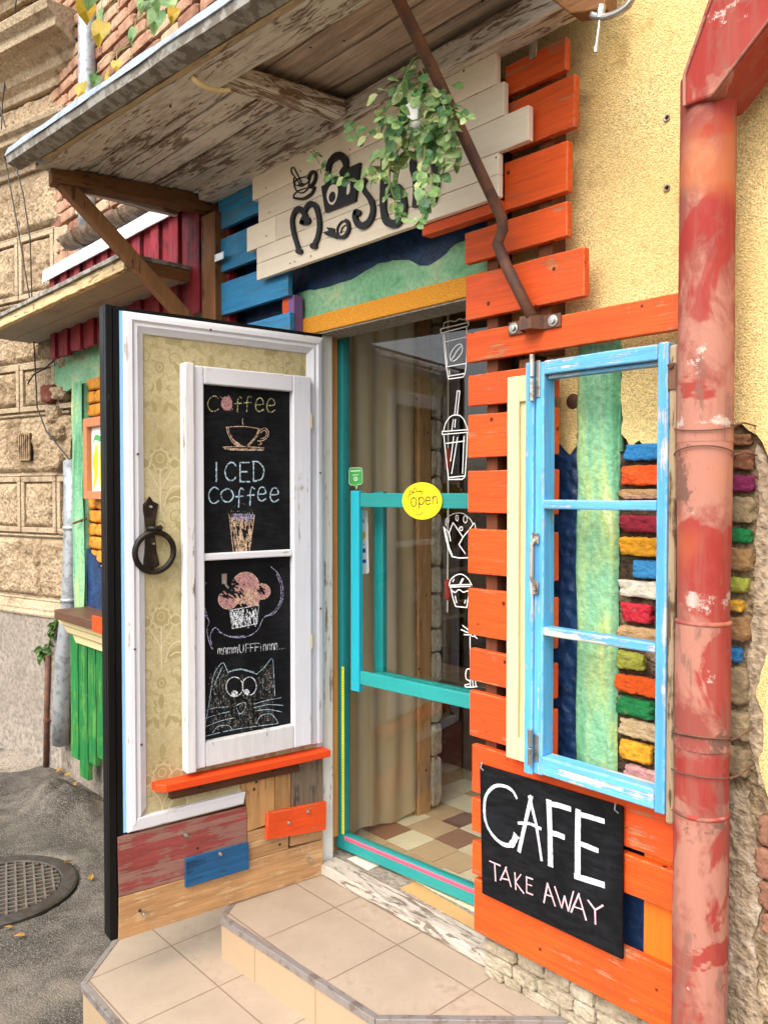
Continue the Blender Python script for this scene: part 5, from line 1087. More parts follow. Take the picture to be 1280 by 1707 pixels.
# wall side rail
g = G(); g.plank(-.62, 1.19, 2.628, 2.70, -.165, -.088, n=30, wob=.003); g.build('wall_rail', MT['peel_more'], can, bevel=.005)
def zroof(y): return 2.735 + (y + .75) * .0
# cross beam in the middle, and left hand bracket beam
def beam(name, a, b, wx, h_, mat, n=14, bevel=.005, wob=.002):
    a = Vector(a); b = Vector(b); d_ = (b - a); s_ = Vector((d_.y, -d_.x, 0)).normalized(); vs = []; fs = []
    upv = s_.cross(d_).normalized()
    if upv.z < 0: upv = -upv
    for i in range(n + 1):
        p = a + d_ * (i / n); q = [p + s_ * (sx * wx / 2) + upv * hz for sx, hz in ((-1, 0), (1, 0), (1, h_), (-1, h_))]
        vs += [v + Vector([wob * noise.noise(v * 14 + Vector((k, 0, 3))) for k in range(3)]) for v in q]
    for i in range(n):
        for k in range(4): fs.append((i * 4 + k, i * 4 + (k + 1) % 4, i * 4 + 4 + (k + 1) % 4, i * 4 + 4 + k))
    fs += [(3, 2, 1, 0), (n * 4, n * 4 + 1, n * 4 + 2, n * 4 + 3)]
    g = G(); g.add(vs, fs); return g.build(name, mat, can, bevel=bevel)
MT['brown_beam_y'] = wood('brown_timber_cross', C('#80552f'), 'y', C('#4e3018'), .35, .75, .5, .3, .02, .35)
beam('cross_beam', (.235, -.625, 2.648), (.30, -.166, 2.645), .075, .05, MT['peel_y'])
beam('bracket_beam', (-.79, -.70, 2.602), (-.65, -.02, 2.602), .07, .062, MT['brown_beam_y'])
g = G(); g.plank(1.4, 2.586, -.685, -.575, -.115, -.02, lambda a, b, c: (b, c, a), n=14, wob=.002); g.build('bracket_post', MT['brown_beam_z'], can, bevel=.004)
beam('bracket_brace', (-.80, -.70, 2.63), (-.665, -.10, 2.02), .06, .055, MT['brown_beam_z'])
# left bay boards, lower; right bay boards, higher and weathered
for k in range(6):
    y0 = -.655 + k * .083; g = G()
    zz = 2.668 + random.uniform(-.004, .005); vs = []
    g.plank(-.80, .215 + .0105 * k, y0, y0 + .075 + random.uniform(-.002, .002), zz, zz + .02, lambda a, b, c: (a, b, c), n=24, wob=.002); g.build('soffit_board', MT['peel_x'] if k % 2 else MT['peel_more'], can, bevel=.002)
for k in range(5):
    y0 = -.66 + k * .115; zz = 2.722 + random.uniform(-.002, .003)
    g = G(); g.plank(.20, 1.22, y0, y0 + .106, zz, zz + .02, lambda a, b, c: (a, b, c), n=24, wob=.002); g.build('soffit_board', MT['roof_board'], can, bevel=.002)
g = G(); g.box(-.86, 1.26, -.66, -.02, 2.746, 2.80); g.build('roof_deck', MT['dark_wood'], can)
g = G(); g.plank(-.655, -.14, 2.622, 2.70, -.865, -.835, lambda a, b, c: (c, a, b), n=12, wob=.003); g.build('end_board', MT['peel_y'], can, bevel=.003)
# ivory lever handle screwed to the front rail
H = lambda px, py, z: pZ(px, py, z)
a = H(345, 105, 2.652); b = H(295, 132, 2.652)
g = G(); c0 = (a + b) / 2; dd = (a - b).normalized(); nn = Vector((-dd.y, dd.x, 0)); hl = (a - b).length / 2
g.prism([c0 + dd * (hl * sx) + nn * (.018 * sy) + Vector((0, 0, .0)) for sx, sy in ((-1, -.7), (-.8, -1), (.8, -1), (1, -.7), (1, .7), (.8, 1), (-.8, 1), (-1, .7))], (0, 0, -.006)); hp = g.build('handle_plate', MT['peel_x'], can, bevel=.001)
P = [pZ(323, 124, 2.642), pZ(326, 133, 2.618), pZ(340, 143, 2.606), pZ(362, 150, 2.604), pZ(385, 149, 2.604)]
g = G(); g.tube([tuple(p) for p in smooth_line(P, 4)], [.009] * 5 + [.0085] * 4 + [.0075] * 4 + [.0065] * 4, 10); MT['ivory'] = plain('ivory_handle', C('#dcc48c'), .4, .06); g.build('lever_handle', MT['ivory'], can, smooth=True)
a = pZ(247, 152, 2.66); b = pZ(287, 160, 2.66); g = G(); g.tube([a, b], .007, 8); g.tube([(b.x - .01, b.y, b.z - .004), (b.x - .012, b.y, b.z - .03)], .003, 6); g.build('door_bolt', MT['rust'], can)
# steel tie rod with a flattened foot
rp = [(650, -30, -.545), (665, 0, -.505), (720, 112, -.37), (800, 285, -.215), (836, 362, -.155), (838, 382, -.147), (829, 406, -.140), (845, 445, -.128), (886, 528, -.118)]
R3 = [pY(x, y, Y) for x, y, Y in rp]
g = G(); g.tube(R3[:5] + R3[5:], .0155, 14); rod = g.build('tie_rod', MT['rust'], can, smooth=True)
W11 = wall2(-.106); a0, b0_ = W11(842, 560); a1, b1_ = W11(934, 518)
z0 = W11(844, 558)[1]; z1 = W11(844, 536)[1]
g = G(); fpts = [(a0, -.088), (a0 + .052, -.088), (a0 + .066, -.124), (a0 + .105, -.126), (a0 + .120, -.088), (a0 + .172, -.088)]
lowr = [(x, y - .0, z0) for x, y in fpts]; vs = []
for x, y in fpts: vs += [(x, y, z0), (x, y - .005, z0), (x, y - .005, z1), (x, y, z1)]
fs = [(i * 4 + k, i * 4 + (k + 1) % 4, i * 4 + 4 + (k + 1) % 4, i * 4 + 4 + k) for i in range(5) for k in range(4)] + [(3, 2, 1, 0), (20, 21, 22, 23)]
g.add(vs, fs); br = g.build('foot_clamp', MT['rust'], rod, bevel=.001)
for x in (a0 + .02, a0 + .150):
    g = G(); g.lathe([(.016, -.0935), (.015, -.0965), (.009, -.097), (.009, -.104), (.0, -.105)], (x, 0, (z0 + z1) / 2), 16, 'y'); g.build('bolt', MT['steel'], rod)
# hinge plates
for px_, Y in [((365, 428), -.118),]:
    p = pY(*px_, Y); g = G(); g.box(p.x - .035, p.x + .035, -.1185, -.1155, p.z - .014, p.z + .016); g.build('bracket_plate', MT['steel'], can, bevel=.001)

# wooden end block and dangling clamp at the canopy's right end
kb = thing('screw_clamp', 'grey metal screw clamp with a hanging threaded rod under the canopy end', 'clamp', pY(1000, 40, -.30))
P = [pY(x, y, -.30) for x, y in [(985, 24), (1005, 28), (1030, 20), (1048, 6), (1056, -12)]]
g = G(); g.tube([tuple(p) for p in smooth_line(P, 4)], .0075, 10); g.build('clamp_arm', MT['steel'], kb, smooth=True)
P = [pY(x, y, -.30) for x, y in [(1003, 8), (1000, 30), (993, 82)]]; g = G(); g.tube([P[0], P[1]], .009, 10); g.tube([P[1], P[2]], .0035, 8); g.lathe([(.005, -.006), (.005, .006), (.0, .007)], tuple(P[2]), 8); g.build('threaded_rod', MT['steel'], kb)
g = G(); A_ = pY(905, -12, -.28); B_ = pY(950, 22, -.28); C_ = pY(1008, 14, -.28); D_ = pY(1010, -40, -.28); E_ = pY(905, -60, -.28); g.prism([A_, B_, C_, D_, E_], (0, .05, 0)); g.build('end_block', MT['brown_beam'], can, bevel=.004)

# ------------------------------------------------------------------ left of the door: red boards, small canopy, framed poster, counter
rd = thing('red_fascia', 'dark red upright boards under a white metal edge above the small side canopy', 'fascia', (-1.6, -.02, 2.2))
YF = -.10; fx0 = pY(86, 500, YF).x; zt = pY(86, 470, YF).z; zb = pY(100, 594, YF).z
x = fx0; k = 0
while x < -.70:
    w_ = random.uniform(.082, .1); dy = .014 if k % 2 else 0
    g = G(); g.plank(zb + random.uniform(-.012, .012), zt + .03, x, x + w_ - .012, YF - .012 + dy, YF + .02, lambda a, b, c: (b, c, a), n=6, wob=.0015); g.build('board', MT['red_wood'], rd, bevel=.002); x += w_; k += 1
g = G(); g.box(fx0 + .004, -.69, YF + .0205, YF + .04, zb + .03, zt + .02); g.box(fx0 + .004, fx0 + .03, YF + .0405, -.02, zb + .03, zt + .02); g.build('backing', MT['red_wood'], rd)
MT['white_metal'] = metal('white_enamel_flashing', C('#d9e2ea'), .4, .1, C('#a9b4bc'), .25)
g = G(); n = 24; P = []
for i in range(n + 1):
    xx = fx0 - .05 + (-.66 - fx0 + .05) * i / n; wv = .004 * noise.noise(Vector((xx * 4, 1, 2)))
    P += [(xx, -.04, zt + .10), (xx, YF - .03 + wv, zt + .07 + wv), (xx, YF - .036 + wv, zt + wv), (xx, YF - .028 + wv, zt + wv), (xx, -.04, zt + .085)]
fs = [(i * 5 + k, i * 5 + (k + 1) % 5, i * 5 + 5 + (k + 1) % 5, i * 5 + 5 + k) for i in range(n) for k in range(5)] + [(4, 3, 2, 1, 0), tuple(range(n * 5, n * 5 + 5))]
g.add(P, fs); g.build('metal_edge', MT['white_metal'], rd)

gp0 = pY(116, 408, -.10); gp1 = pY(300, 322, -.10)
gt = thing('old_gutter', 'weathered brown half round gutter above the white edged red fascia', 'gutter', gp0)
g = G(); P0 = []; n = 16; m_ = 12
for i in range(n + 1):
    c_ = gp0.lerp(gp1 + (gp1 - gp0) * .3, i / n)
    for rr_ in (.062, .057):
        for k in range(m_ + 1):
            a_ = math.pi + math.pi * k / m_; P0.append((c_.x, c_.y + rr_ * math.cos(a_), c_.z + .03 + rr_ * math.sin(a_) + .004 * noise.noise(Vector((i * .9, k * .3, rr_ > .06)))))
W_ = 2 * (m_ + 1)
fs = []
for i in range(n):
    for q_ in (0, m_ + 1):
        for k in range(m_): fs.append((i * W_ + q_ + k, i * W_ + q_ + k + 1, (i + 1) * W_ + q_ + k + 1, (i + 1) * W_ + q_ + k))
    for k in (0, m_): fs.append((i * W_ + k, (i + 1) * W_ + k, (i + 1) * W_ + m_ + 1 + k, i * W_ + m_ + 1 + k))
for i in (0, n):
    for k in range(m_): fs.append((i * W_ + k, i * W_ + k + 1, i * W_ + m_ + 2 + k, i * W_ + m_ + 1 + k))
g.add(P0, fs); g.build('trough', metal('rusty_gutter', C('#7d6b56'), .75, .15, C('#5a4634'), .5, .3), gt, smooth=False)
for t_ in (.15, .6, .95):
    c_ = gp0.lerp(gp1, t_); g = G(); g.tube([(c_.x, c_.y + .065, c_.z + .04), (c_.x, c_.y + .05, c_.z - .015), (c_.x, c_.y, c_.z - .037), (c_.x, c_.y - .05, c_.z - .015), (c_.x, c_.y - .066, c_.z + .032)], .005, 6); g.build('gutter_hook', MT['rust'], gt)
sc = thing('small_canopy', 'small flat canopy with grey sheet top and cream edge board left of the door', 'canopy', (-1.7, -.2, 2.32))
g = G(); g.plank(-2.78, -.80, 2.335, 2.383, -.405, -.375, n=24, wob=.003); g.build('edge_board', peel('peeling_cream_edge', C('#d6bd8c'), C('#8a7456'), 'x', .42), sc, bevel=.003)
g = G(); g.plank(-2.80, -.785, 2.384, 2.402, -.42, -.02, n=24, wob=.003); g.build('sheet_top', MT['zinc_dark'], sc)
MT['soffit_grey'] = peel('grey_soffit_paint', C('#a39c92'), C('#8a7e70'), 'x', .40)
g = G(); g.box(-2.78, -.82, -.3745, -.22, 2.345, 2.36); g.box(-2.78, -.82, -.2185, -.065, 2.343, 2.358); g.build('soffit_board', MT['soffit_grey'], sc, bevel=.002)
g = G(); g.plank(-.3745, -.06, 2.3385, 2.3835, -.819, -.79, lambda a, b, c: (c, a, b), n=8, wob=.002); g.build('end_board', MT['brown_beam_y'], sc, bevel=.002)
p = pY(118, 555, -.066); g = G(); g.box(p.x - .045, p.x + .045, -.0675, -.0635, p.z - .05, p.z + .03); g.build('bracket_plate', MT['steel'], sc, bevel=.001)

fm = thing('framed_poster', 'wooden framed yellow and white poster partly hidden behind the open door', 'picture frame', (-1.75, -.03, 1.38))
fa, fb, fz0, fz1 = pY(138, 760, -.075).x, -1.35, pY(138, 832, -.075).z, pY(138, 698, -.075).z
fo = fa + 2.09
MT['frame_wood'] = wood('copper_brown_frame', C('#b5764e'), 'z', C('#d8cdbd'), .15, .6, .3, .2, 0, .2)
g = G(); g.box(fa, fa + .05, -.075, -.035, fz0, fz1); g.box(fb - .05, fb, -.075, -.035, fz0, fz1); g.box(fa + .0505, fb - .0505, -.075, -.035, fz1 - .05, fz1); g.box(fa + .0505, fb - .0505, -.075, -.035, fz0, fz0 + .045); g.build('frame', MT['frame_wood'], fm, bevel=.004)
g = G(); g.box(fa + .04, fb - .04, -.045, -.036, fz0 + .04, fz1 - .04); g.build('poster', MT['white_card'], fm)
g = G(); F4 = lambda a, b, h: (a + fo, -.0455 - h, b); blob(g, [(-2.03, 1.44), (-1.97, 1.5), (-1.95, 1.62), (-1.98, 1.70), (-2.0, 1.66), (-2.03, 1.6), (-2.01, 1.52)], F4); blob(g, [(-1.93, 1.45), (-1.86, 1.5), (-1.88, 1.64), (-1.92, 1.7), (-1.94, 1.6)], F4); g.build('poster_print', MT['yellow'], fm)
g = G(); blob(g, [(-2.04, 1.66), (-1.99, 1.74), (-1.9, 1.72), (-1.92, 1.70), (-2.0, 1.71)], F4); blob(g, [(-1.84, 1.43), (-1.5, 1.43), (-1.5, 1.6), (-1.7, 1.72), (-1.84, 1.6)], F4); g.build('poster_print', MT['green_card'], fm)

ct = thing('serving_counter', 'street counter with dark top, cream moulding and green upright boards behind the open door', 'counter', (-1.5, -.1, -.28))
g = G(); g.plank(-2.12, -.72, .735, .785, -.215, .0, n=16, wob=.002); g.build('counter_top', wood('dark_counter_top', C('#5b3f2c'), 'x', None, 0, .5, .4, .2, .02, .3), ct, bevel=.004)
o_ = pY(155, 1030, -.222); g = G(); g.plank(o_.x, -.74, .735, o_.z + .012, -.228, -.2155, n=8, wob=.001); g.build('counter_board', MT['orange_new'], ct, bevel=.002)
pr = [(-.185, .734), (-.175, .70), (-.16, .69), (-.15, .655), (-.125, .64), (-.12, .60), (-.10, .60), (-.10, .734)]
g = G(); n = len(pr); P0 = [(-2.16 + (.734 - z) * .75, y, z) for y, z in pr]; P1 = [(-.74, y, z) for y, z in pr]
g.add(P0 + P1, [(i, n + i, n + (i + 1) % n, (i + 1) % n) for i in range(n)] + [tuple(range(n - 1, -1, -1)), tuple(range(n, 2 * n))]); g.build('moulding', MT['cream'], ct, bevel=.001)
x = -2.20; k = 0
while x < -.80:
    w_ = random.uniform(.10, .135); zb = -.02 + random.uniform(-.10, .05) - (.07 if k == 1 else 0)
    g = G(); g.plank(zb, .66, x, x + w_ - .016, -.098, -.07, lambda a, b, c: (b, c, a), n=10, wob=.003); g.build('board', MT['green_wood'], ct, bevel=.002); x += w_; k += 1

# ------------------------------------------------------------------ galvanised pipe, thin rusty pipe, ivy, cables
zp = thing('galvanised_downpipe', 'silver grey downpipe in the corner between the cafe and the tan stone house', 'downpipe', (-2.55, -.08, -.28))
def YY(px, py, Y): return pY(px, py, Y)
pts = [YY(146, y, -.035) for y in (-60, 60, 200, 330, 420)]
g = G(); g.tube(pts, .05, 24); g.build('pipe_section', MT['zinc_pipe'], zp, smooth=True)
pts += [YY(x, y, Y) for x, y, Y in ((120, 770, .01), (121, 820, -.01), (121, 880, -.02), (117, 1000, -.03), (107, 1100, -.06), (103, 1180, -.06), (101, 1240, -.06))]
g = G(); g.tube(pts[5:], .05, 24); g.build('pipe_section', MT['zinc_pipe'], zp, smooth=True)
for p in (pts[2], pts[7], pts[8]):
    g = G(); g.lathe([(.052, -.012), (.0565, -.01), (.0565, .01), (.052, .012)], p, 24); g.build('pipe_collar', MT['zinc_pipe'], zp, smooth=True)
p = YY(122, 872, -.06); g = G(); g.tube([(p.x + .05, p.y - .02, p.z), (p.x + .14, p.y + .02, p.z + .03)], .007, 6); g.build('wall_bracket', MT['rust'], zp)
def nbp(px, py, dd=0.0): return pP(px, py, NB_O + NB_N * dd, NB_N)
rpb = nbp(76, 1272, .06); rpt = nbp(80, 1092, .06)
rt = thing('rusty_standpipe', 'thin rusty iron pipe rising from the pavement at the foot of the stone house', 'pipe', rpb)
g = G(); g.tube([rpb - Vector((0, 0, .06)), (rpb + rpt) / 2, rpt], .016, 12); g.build('pipe', MT['rust'], rt, smooth=True)
c_ = (rpb * .6 + rpt * .4); g = G(); g.lathe([(.016, -.012), (.021, -.010), (.021, .010), (.016, .012)], c_, 12); g.tube([c_ + NB_X * -.02, c_ + NB_X * -.045 - NB_N * .04], .006, 6); g.build('pipe_clip', MT['rust'], rt)

def leaf_mesh(g, p, d_, n_, L, W, bend=.25, notch=False):
    d_ = d_.normalized(); s_ = d_.cross(n_).normalized(); n_ = s_.cross(d_).normalized()
    def q(t, w, h): return p + d_ * (t * L) + s_ * (w * W) + n_ * (h * L)
    if notch:
        vs = [q(0, 0, 0), q(-.08, .35, 0), q(.15, .52, .03), q(.45, .45, .04), q(.7, .28, 0), q(1, 0, -bend), q(.7, -.28, 0), q(.45, -.45, .04), q(.15, -.52, .03), q(-.08, -.35, 0), q(.45, 0, -.03)]
        fs = [(10, 0, 1, 2), (10, 2, 3), (10, 3, 4), (10, 4, 5), (10, 5, 6), (10, 6, 7), (10, 7, 8), (10, 8, 9, 0)]
    else:
        vs = [q(0, 0, 0), q(.25, .38, .05), q(.55, .48, .02), q(.82, .28, -bend * .6), q(1, 0, -bend), q(.82, -.28, -bend * .6), q(.55, -.48, .02), q(.25, -.38, .05), q(.3, 0, -.02), q(.65, 0, -.05)]
        fs = [(0, 1, 8), (1, 2, 9, 8), (2, 3, 9), (3, 4, 9), (4, 5, 9), (5, 6, 9), (6, 7, 8, 9), (7, 0, 8)]
    g.add(vs, fs)
RL = random.Random(21)
def rv(k=1.0): return Vector((RL.uniform(-k, k), RL.uniform(-k, k), RL.uniform(-k, k)))
iv = thing('ivy', 'small trailing ivy beside the rusty pipe and the silver downpipe', 'plant', nbp(78, 1092, .05))
P = [nbp(x, y, .07) for x, y in [(99, 1035), (90, 1048), (84, 1062), (80, 1078), (72, 1088), (76, 1096)]]
g = G(); g.tube(P, .004, 6); g.build('stem', MT['stem'], iv)
g = G()
for k in range(46):
    t = RL.random() * (len(P) - 1.001); i = int(t); p = P[i].lerp(P[i + 1], t - i) + rv(.025); leaf_mesh(g, p, rv() + Vector((0, -.3, -.4)), NB_N + rv(.6), RL.uniform(.035, .06), RL.uniform(.03, .05), .2, True)
g.build('foliage', MT['ivy_leaf'], iv)
for i, (pl, lb) in enumerate([([(-30, 90), (0, 178), (38, 320), (50, 395), (54, 520), (58, 600), (62, 680), (78, 720), (116, 766)], 'long thin black cable hanging down the stone house past the vent'),
                              ([(30, -20), (18, 60), (4, 170), (2, 230), (28, 370), (50, 500)], 'thin black cable crossing the upper stone cornice'),
                              ([(46, 640), (56, 624), (78, 612), (92, 598)], 'short bent black cable end near the red fascia')]):
    P = [nbp(x, y, .10 if i < 2 else .12) for x, y in pl]
    P = [Vector(q) for q in P]; out = []
    for a, b in zip(P[:-1], P[1:]):
        for k in range(4): out.append(a.lerp(b, k / 4) + Vector((0, 0, .002 * math.sin(k * 1.7))))
    out.append(P[-1])
    g = G(); g.tube([p - NB_O for p in out], .0045, 6); o = g.build('cable', MT['letter_black'], None); o.location = NB_O; tag(o, lb, 'cable')

# ------------------------------------------------------------------ the tan stone house next door (local x along its face, y towards the street, z from the street)
nb = thing('stone_house', 'tan rendered neighbouring house with rock faced blocks, ledges and a grey plinth', 'building', NB_O, NB_A)
g = G(); g.box(-.45, 7, -1.2, -.001, -.2, 8); g.build('wall', MT['nb_smooth'], nb)
def rough_panel(g, s0, s1, z0, z1, d0, dep, seed, edge=.012):
    nu = max(4, int((s1 - s0) / (.011 if s0 < 1.3 else .04))); nv = max(4, int((z1 - z0) / (.011 if s0 < 1.3 else .04)))
    def f(u, v):
        s_ = s0 + (s1 - s0) * u; z = z0 + (z1 - z0) * v; e = min(min(u, 1 - u) * (s1 - s0), min(v, 1 - v) * (z1 - z0)); k = min(1, e / edge)
        q = noise.fractal(Vector((s_ * 13, z * 13, seed)), .6, 2.1, 5) * .45 + noise.noise(Vector((s_ * 4, z * 4, seed + 4))) * .6 - 1.2 * max(0, noise.noise(Vector((s_ * 5, z * 5, seed + 9))) - .25)
        return (s_, d0 + k * (dep * (.7 + .6 * q)), z)
    g.grid(f, nu, nv)
def zl(z): return z + .28
g = G()
def f(u, v):
    s_ = -.4 + 7.4 * u; z = -.1 + (zl(.66) + .1) * v; return (s_, .045 + .006 * noise.noise(Vector((s_ * 4, z * 4, 2))) + .003 * noise.noise(Vector((s_ * 20, z * 20, 2))), z)
g.grid(f, 200, 30); g.box(-.4, 7, -.01, .04, -.15, zl(.66)); g.build('plinth', MT['nb_plinth'], nb, smooth=True)
g = G(); n = 60; pr = [(0, zl(.655)), (.055, zl(.655)), (.06, zl(.672)), (.045, zl(.69)), (.05, zl(.70)), (.03, zl(.745)), (.0, zl(.75))]
g.prism([(-.45, d_, z) for d_, z in pr], (7.4, 0, 0)); g.build('plinth_ledge', MT['nb_smooth'], nb, bevel=.005)
rows = [(.775, 1.135, 0, .62, .1), (1.175, 1.525, 1, .37, -.08), (1.555, 1.90, 0, .62, .31), (1.935, 2.23, 1, .37, -.08), (2.255, 2.60, 0, .62, .1), (2.64, 3.03, 1, .37, -.08), (3.06, 3.38, 0, .62, .3)]
g = G(); gf = G()
for ri, (z0, z1, kind, wd, of) in enumerate(rows):
    s_ = of - wd
    while s_ < 6.6:
        a, b = max(s_ + .006, -.44), s_ + wd - .006
        if b > a + .1:
            if kind == 0: rough_panel(g, a, b, zl(z0), zl(z1), .004, .04, ri * 9 + s_, .02)
            else:
                m_ = .032
                for q in ((a, b, z0, z0 + m_), (a, b, z1 - m_, z1), (a, a + m_, z0 + m_ + .0005, z1 - m_ - .0005), (b - m_, b, z0 + m_ + .0005, z1 - m_ - .0005)): gf.box(q[0], q[1], -.002, .030, zl(q[2]), zl(q[3]))
                rough_panel(g, a + m_ + .006, b - m_ - .006, zl(z0 + m_ + .006), zl(z1 - m_ - .006), .004, .034, ri * 9 + s_, .015)
        s_ += wd
    gf.prism([(-.44, d_, zl(z0 + dz)) for d_, dz in ((0, -.03), (.018, -.028), (.024, -.018), (.012, -.012), (0, -.008))], (7.4, 0, 0))
g.build('rockfaced_blocks', MT['nb_rough'], nb, smooth=True); gf.build('block_frames', MT['nb_smooth'], nb, bevel=.004)
for z, sc_ in ((3.42, 1.0), (3.86, 1.5), (4.45, 1.8)):
    pr = [(0, 0), (.03, 0), (.03, .03), (.06, .05), (.07, .08), (.12, .11), (.16, .12), (.16, .15), (.19, .17), (.20, .20), (.0, .23)]
    g = G(); g.prism([(-.42, d_ * sc_, zl(z) + h_ * sc_) for d_, h_ in pr], (7.4, 0, 0)); g.build('cornice', MT['nb_smooth'], nb, bevel=.006)
g = G(); rough_panel(g, -.4, 2.2, zl(4.22), zl(4.44), .004, .04, 3); rough_panel(g, -.4, 2.2, zl(3.68), zl(3.85), .004, .04, 8); g.build('rockfaced_band', MT['nb_rough'], nb, smooth=True)
a = pP(43, 745, NB_O + NB_N * .04, NB_N); sa_ = (a - NB_O).dot(NB_X); za_ = a.z + .28
g = G(); hw = .058; hh = .085
for q in ((-hw, hw, -hh, -hh + .008), (-hw, hw, hh - .008, hh)): g.box(sa_ + q[0], sa_ + q[1], .044, .054, za_ + q[2], za_ + q[3])
for k in range(6): x_ = sa_ - hw + k * (2 * hw - .010) / 5; g.box(x_, x_ + .010, .044, .054, za_ - hh + .0085, za_ + hh - .0085)
g.build('vent_grille', metal('tan_vent', C('#a08560'), .6, .2, C('#6e5238'), .4), nb)
g = G(); g.box(sa_ - hw, sa_ + hw, .02, .046, za_ - hh, za_ + hh); g.build('vent_back', plain('vent_cavity_shade', C('#1c1611'), .9), nb)  # near-black block standing in for the shade inside the vent
# broken stone pieces at the corner
for k, (px_, h_) in enumerate([((104, 655), (.07, .05, .04)), ((92, 690), (.05, .04, .05)), ((100, 720), (.06, .05, .05)), ((112, 600), (.05, .05, .05)), ((98, 770), (.06, .05, .05))]):
    p = nbp(*px_, .03); g = G(); g.rock(((p - NB_O).dot(NB_X), .03, p.z + .28), h_, k, .2, 8, 4); g.build('broken_stone', MT['nb_rough'], nb, weld=True)
p = nbp(93, 657, .02); g = G(); g.rock(((p - NB_O).dot(NB_X) + .02, .052, p.z + .28), (.06, .03, .055), 3, .15, 8, 4); o = g.build('broken_stone', painted_brick('#7a4030'), nb, weld=True); o['label'] = 'exposed dark red brick'

# ------------------------------------------------------------------ autumn vine above the small canopy
vn = thing('climbing_vine', 'yellow and green vine leaves hanging in front of the silver downpipe', 'vine', pY(180, -60, -.45))
g = G(); gs = G(); gg = G()
for px_, sz, yl in [((145, 4), .15, 1), ((168, 22), .12, 0), ((172, 44), .13, 1), ((136, 146), .11, 1), ((178, 126), .08, 1), ((194, 108), .07, 1), ((160, 132), .08, 0), ((246, 8), .12, 0), ((264, 24), .12, 0), ((280, 6), .10, 0), ((224, 54), .09, 0), ((240, -10), .13, 0), ((150, -18), .13, 0), ((292, 20), .08, 1), ((270, -20), .14, 0)]:
    p = pY(px_[0], px_[1] - 8, -.45 + RL.uniform(-.06, .06)); sz *= .72; leaf_mesh(g if yl else gg, p, Vector((RL.uniform(-.8, .8), RL.uniform(-.3, .1), -1)), Vector((.5, -1, .2)) + rv(.7), sz, sz * .9, .3, True)
    gs.tube([p, p + Vector((RL.uniform(-.03, .03), .01, .04)), p + Vector((RL.uniform(-.09, .09), .04, .09)), p + Vector((RL.uniform(-.2, .2), .08, .11))], .0016, 5)
g.build('foliage', MT['vine_leaf'], vn); gg.build('foliage', MT['leaf'], vn); gs.build('stem', MT['stem'], vn)

# ------------------------------------------------------------------ hanging plant
YPL = -.40
hp = thing('hanging_plant', 'trailing green plant in a small white pot hanging from the rusty tie rod', 'plant', pY(692, 215, YPL))
PC = pY(692, 200, YPL)
g = G(); g.lathe([(.020, -.02), (.028, .0), (.032, .034), (.034, .037), (.030, .035), (.026, .018), (.0, .016)], PC + Vector((0, .012, 0)), 24); g.build('pot', MT['ink_white'], hp, smooth=True)
top = pY(708, 86, -.40)
g = G()
for a in (0, 2.1, 4.2): g.tube([PC + Vector((.048 * math.cos(a), .048 * math.sin(a), .055)), PC + Vector((.01 * math.cos(a), .01 * math.sin(a), .15)), top], .0014, 5)
g.build('cord', MT['stem'], hp)
vines = [[(690, 188), (655, 196), (622, 214), (604, 236), (590, 216), (584, 196)], [(684, 196), (650, 235), (622, 268), (600, 300), (572, 296), (545, 288), (528, 265), (518, 252)], [(672, 205), (655, 250), (640, 288), (618, 302)], [(675, 205), (655, 255), (650, 300), (660, 340), (668, 362)], [(690, 205), (672, 260), (662, 300), (664, 330)],
         [(700, 205), (708, 250), (700, 300), (714, 330), (704, 360), (690, 378)], [(706, 200), (716, 260), (722, 310), (716, 350)], [(712, 195), (742, 215), (758, 245), (764, 268)], [(708, 190), (740, 178), (766, 186), (778, 196)], [(700, 180), (728, 165), (748, 190), (752, 230)], [(690, 175), (676, 150), (682, 128), (680, 112)], [(695, 175), (712, 152), (735, 165), (745, 200)], [(690, 178), (665, 165), (645, 178), (632, 196)], [(700, 200), (735, 235), (740, 275), (735, 300)], [(688, 176), (690, 150), (700, 158), (715, 185)]]
gs = G(); g = G()
for vi, vl in enumerate(vines):
    base_y = YPL + RL.uniform(-.02, .02); P = []
    L2 = smooth_line(vl, 6)
    for i, q in enumerate(L2):
        t = i / (len(L2) - 1); P.append(pY(q.x, q.y, base_y + (RL.uniform(-.004, .004)) + .05 * math.sin(vi * 2.1) * t))
    gs.tube([tuple(p) for p in P], .0019, 5)
    dist = 0
    for i in range(1, len(P)):
        dist += (P[i] - P[i - 1]).length
        if dist > .0145:
            dist = 0; tg = (P[i] - P[i - 1]).normalized(); t = i / len(P)
            for sg in (-1, 1):
                if RL.random() < (.45 if vi in (0, 1) and t > .35 else .15): continue
                sd = Vector((.75, .1, .2)) * sg; d_ = tg * .5 + sd + rv(.45) + Vector((0, -.25, -.35)); sz = RL.uniform(.026, .054) * (1 - .4 * t)
                leaf_mesh(g, P[i] + rv(.003), d_, Vector((.5, -.9, .5)) + rv(.6), sz, sz * RL.uniform(.62, .82), RL.uniform(.05, .35))
for k in range(90):
    p = PC + Vector((RL.uniform(-.09, .09), RL.uniform(-.08, .07), RL.uniform(-.05, .08)))
    if abs(p.x - PC.x) < .012 and p.y < PC.y and p.z > PC.z - .0: continue
    sz = RL.uniform(.025, .045); leaf_mesh(g, p, Vector((p.x - PC.x, p.y - PC.y - .03, -.04)) * 8 + rv(.5), Vector((.4, -.8, .6)) + rv(.5), sz, sz * .75, .2)
g.mi = []
for k in range(len(g.f) // 8): g.mi += [RL.choice((0, 0, 0, 1, 1, 2))] * 8
gs.build('vine', MT['stem'], hp); g.build('foliage', [MT['leaf'], MT['leaf_dark'], MT['leaf_pale']], hp)

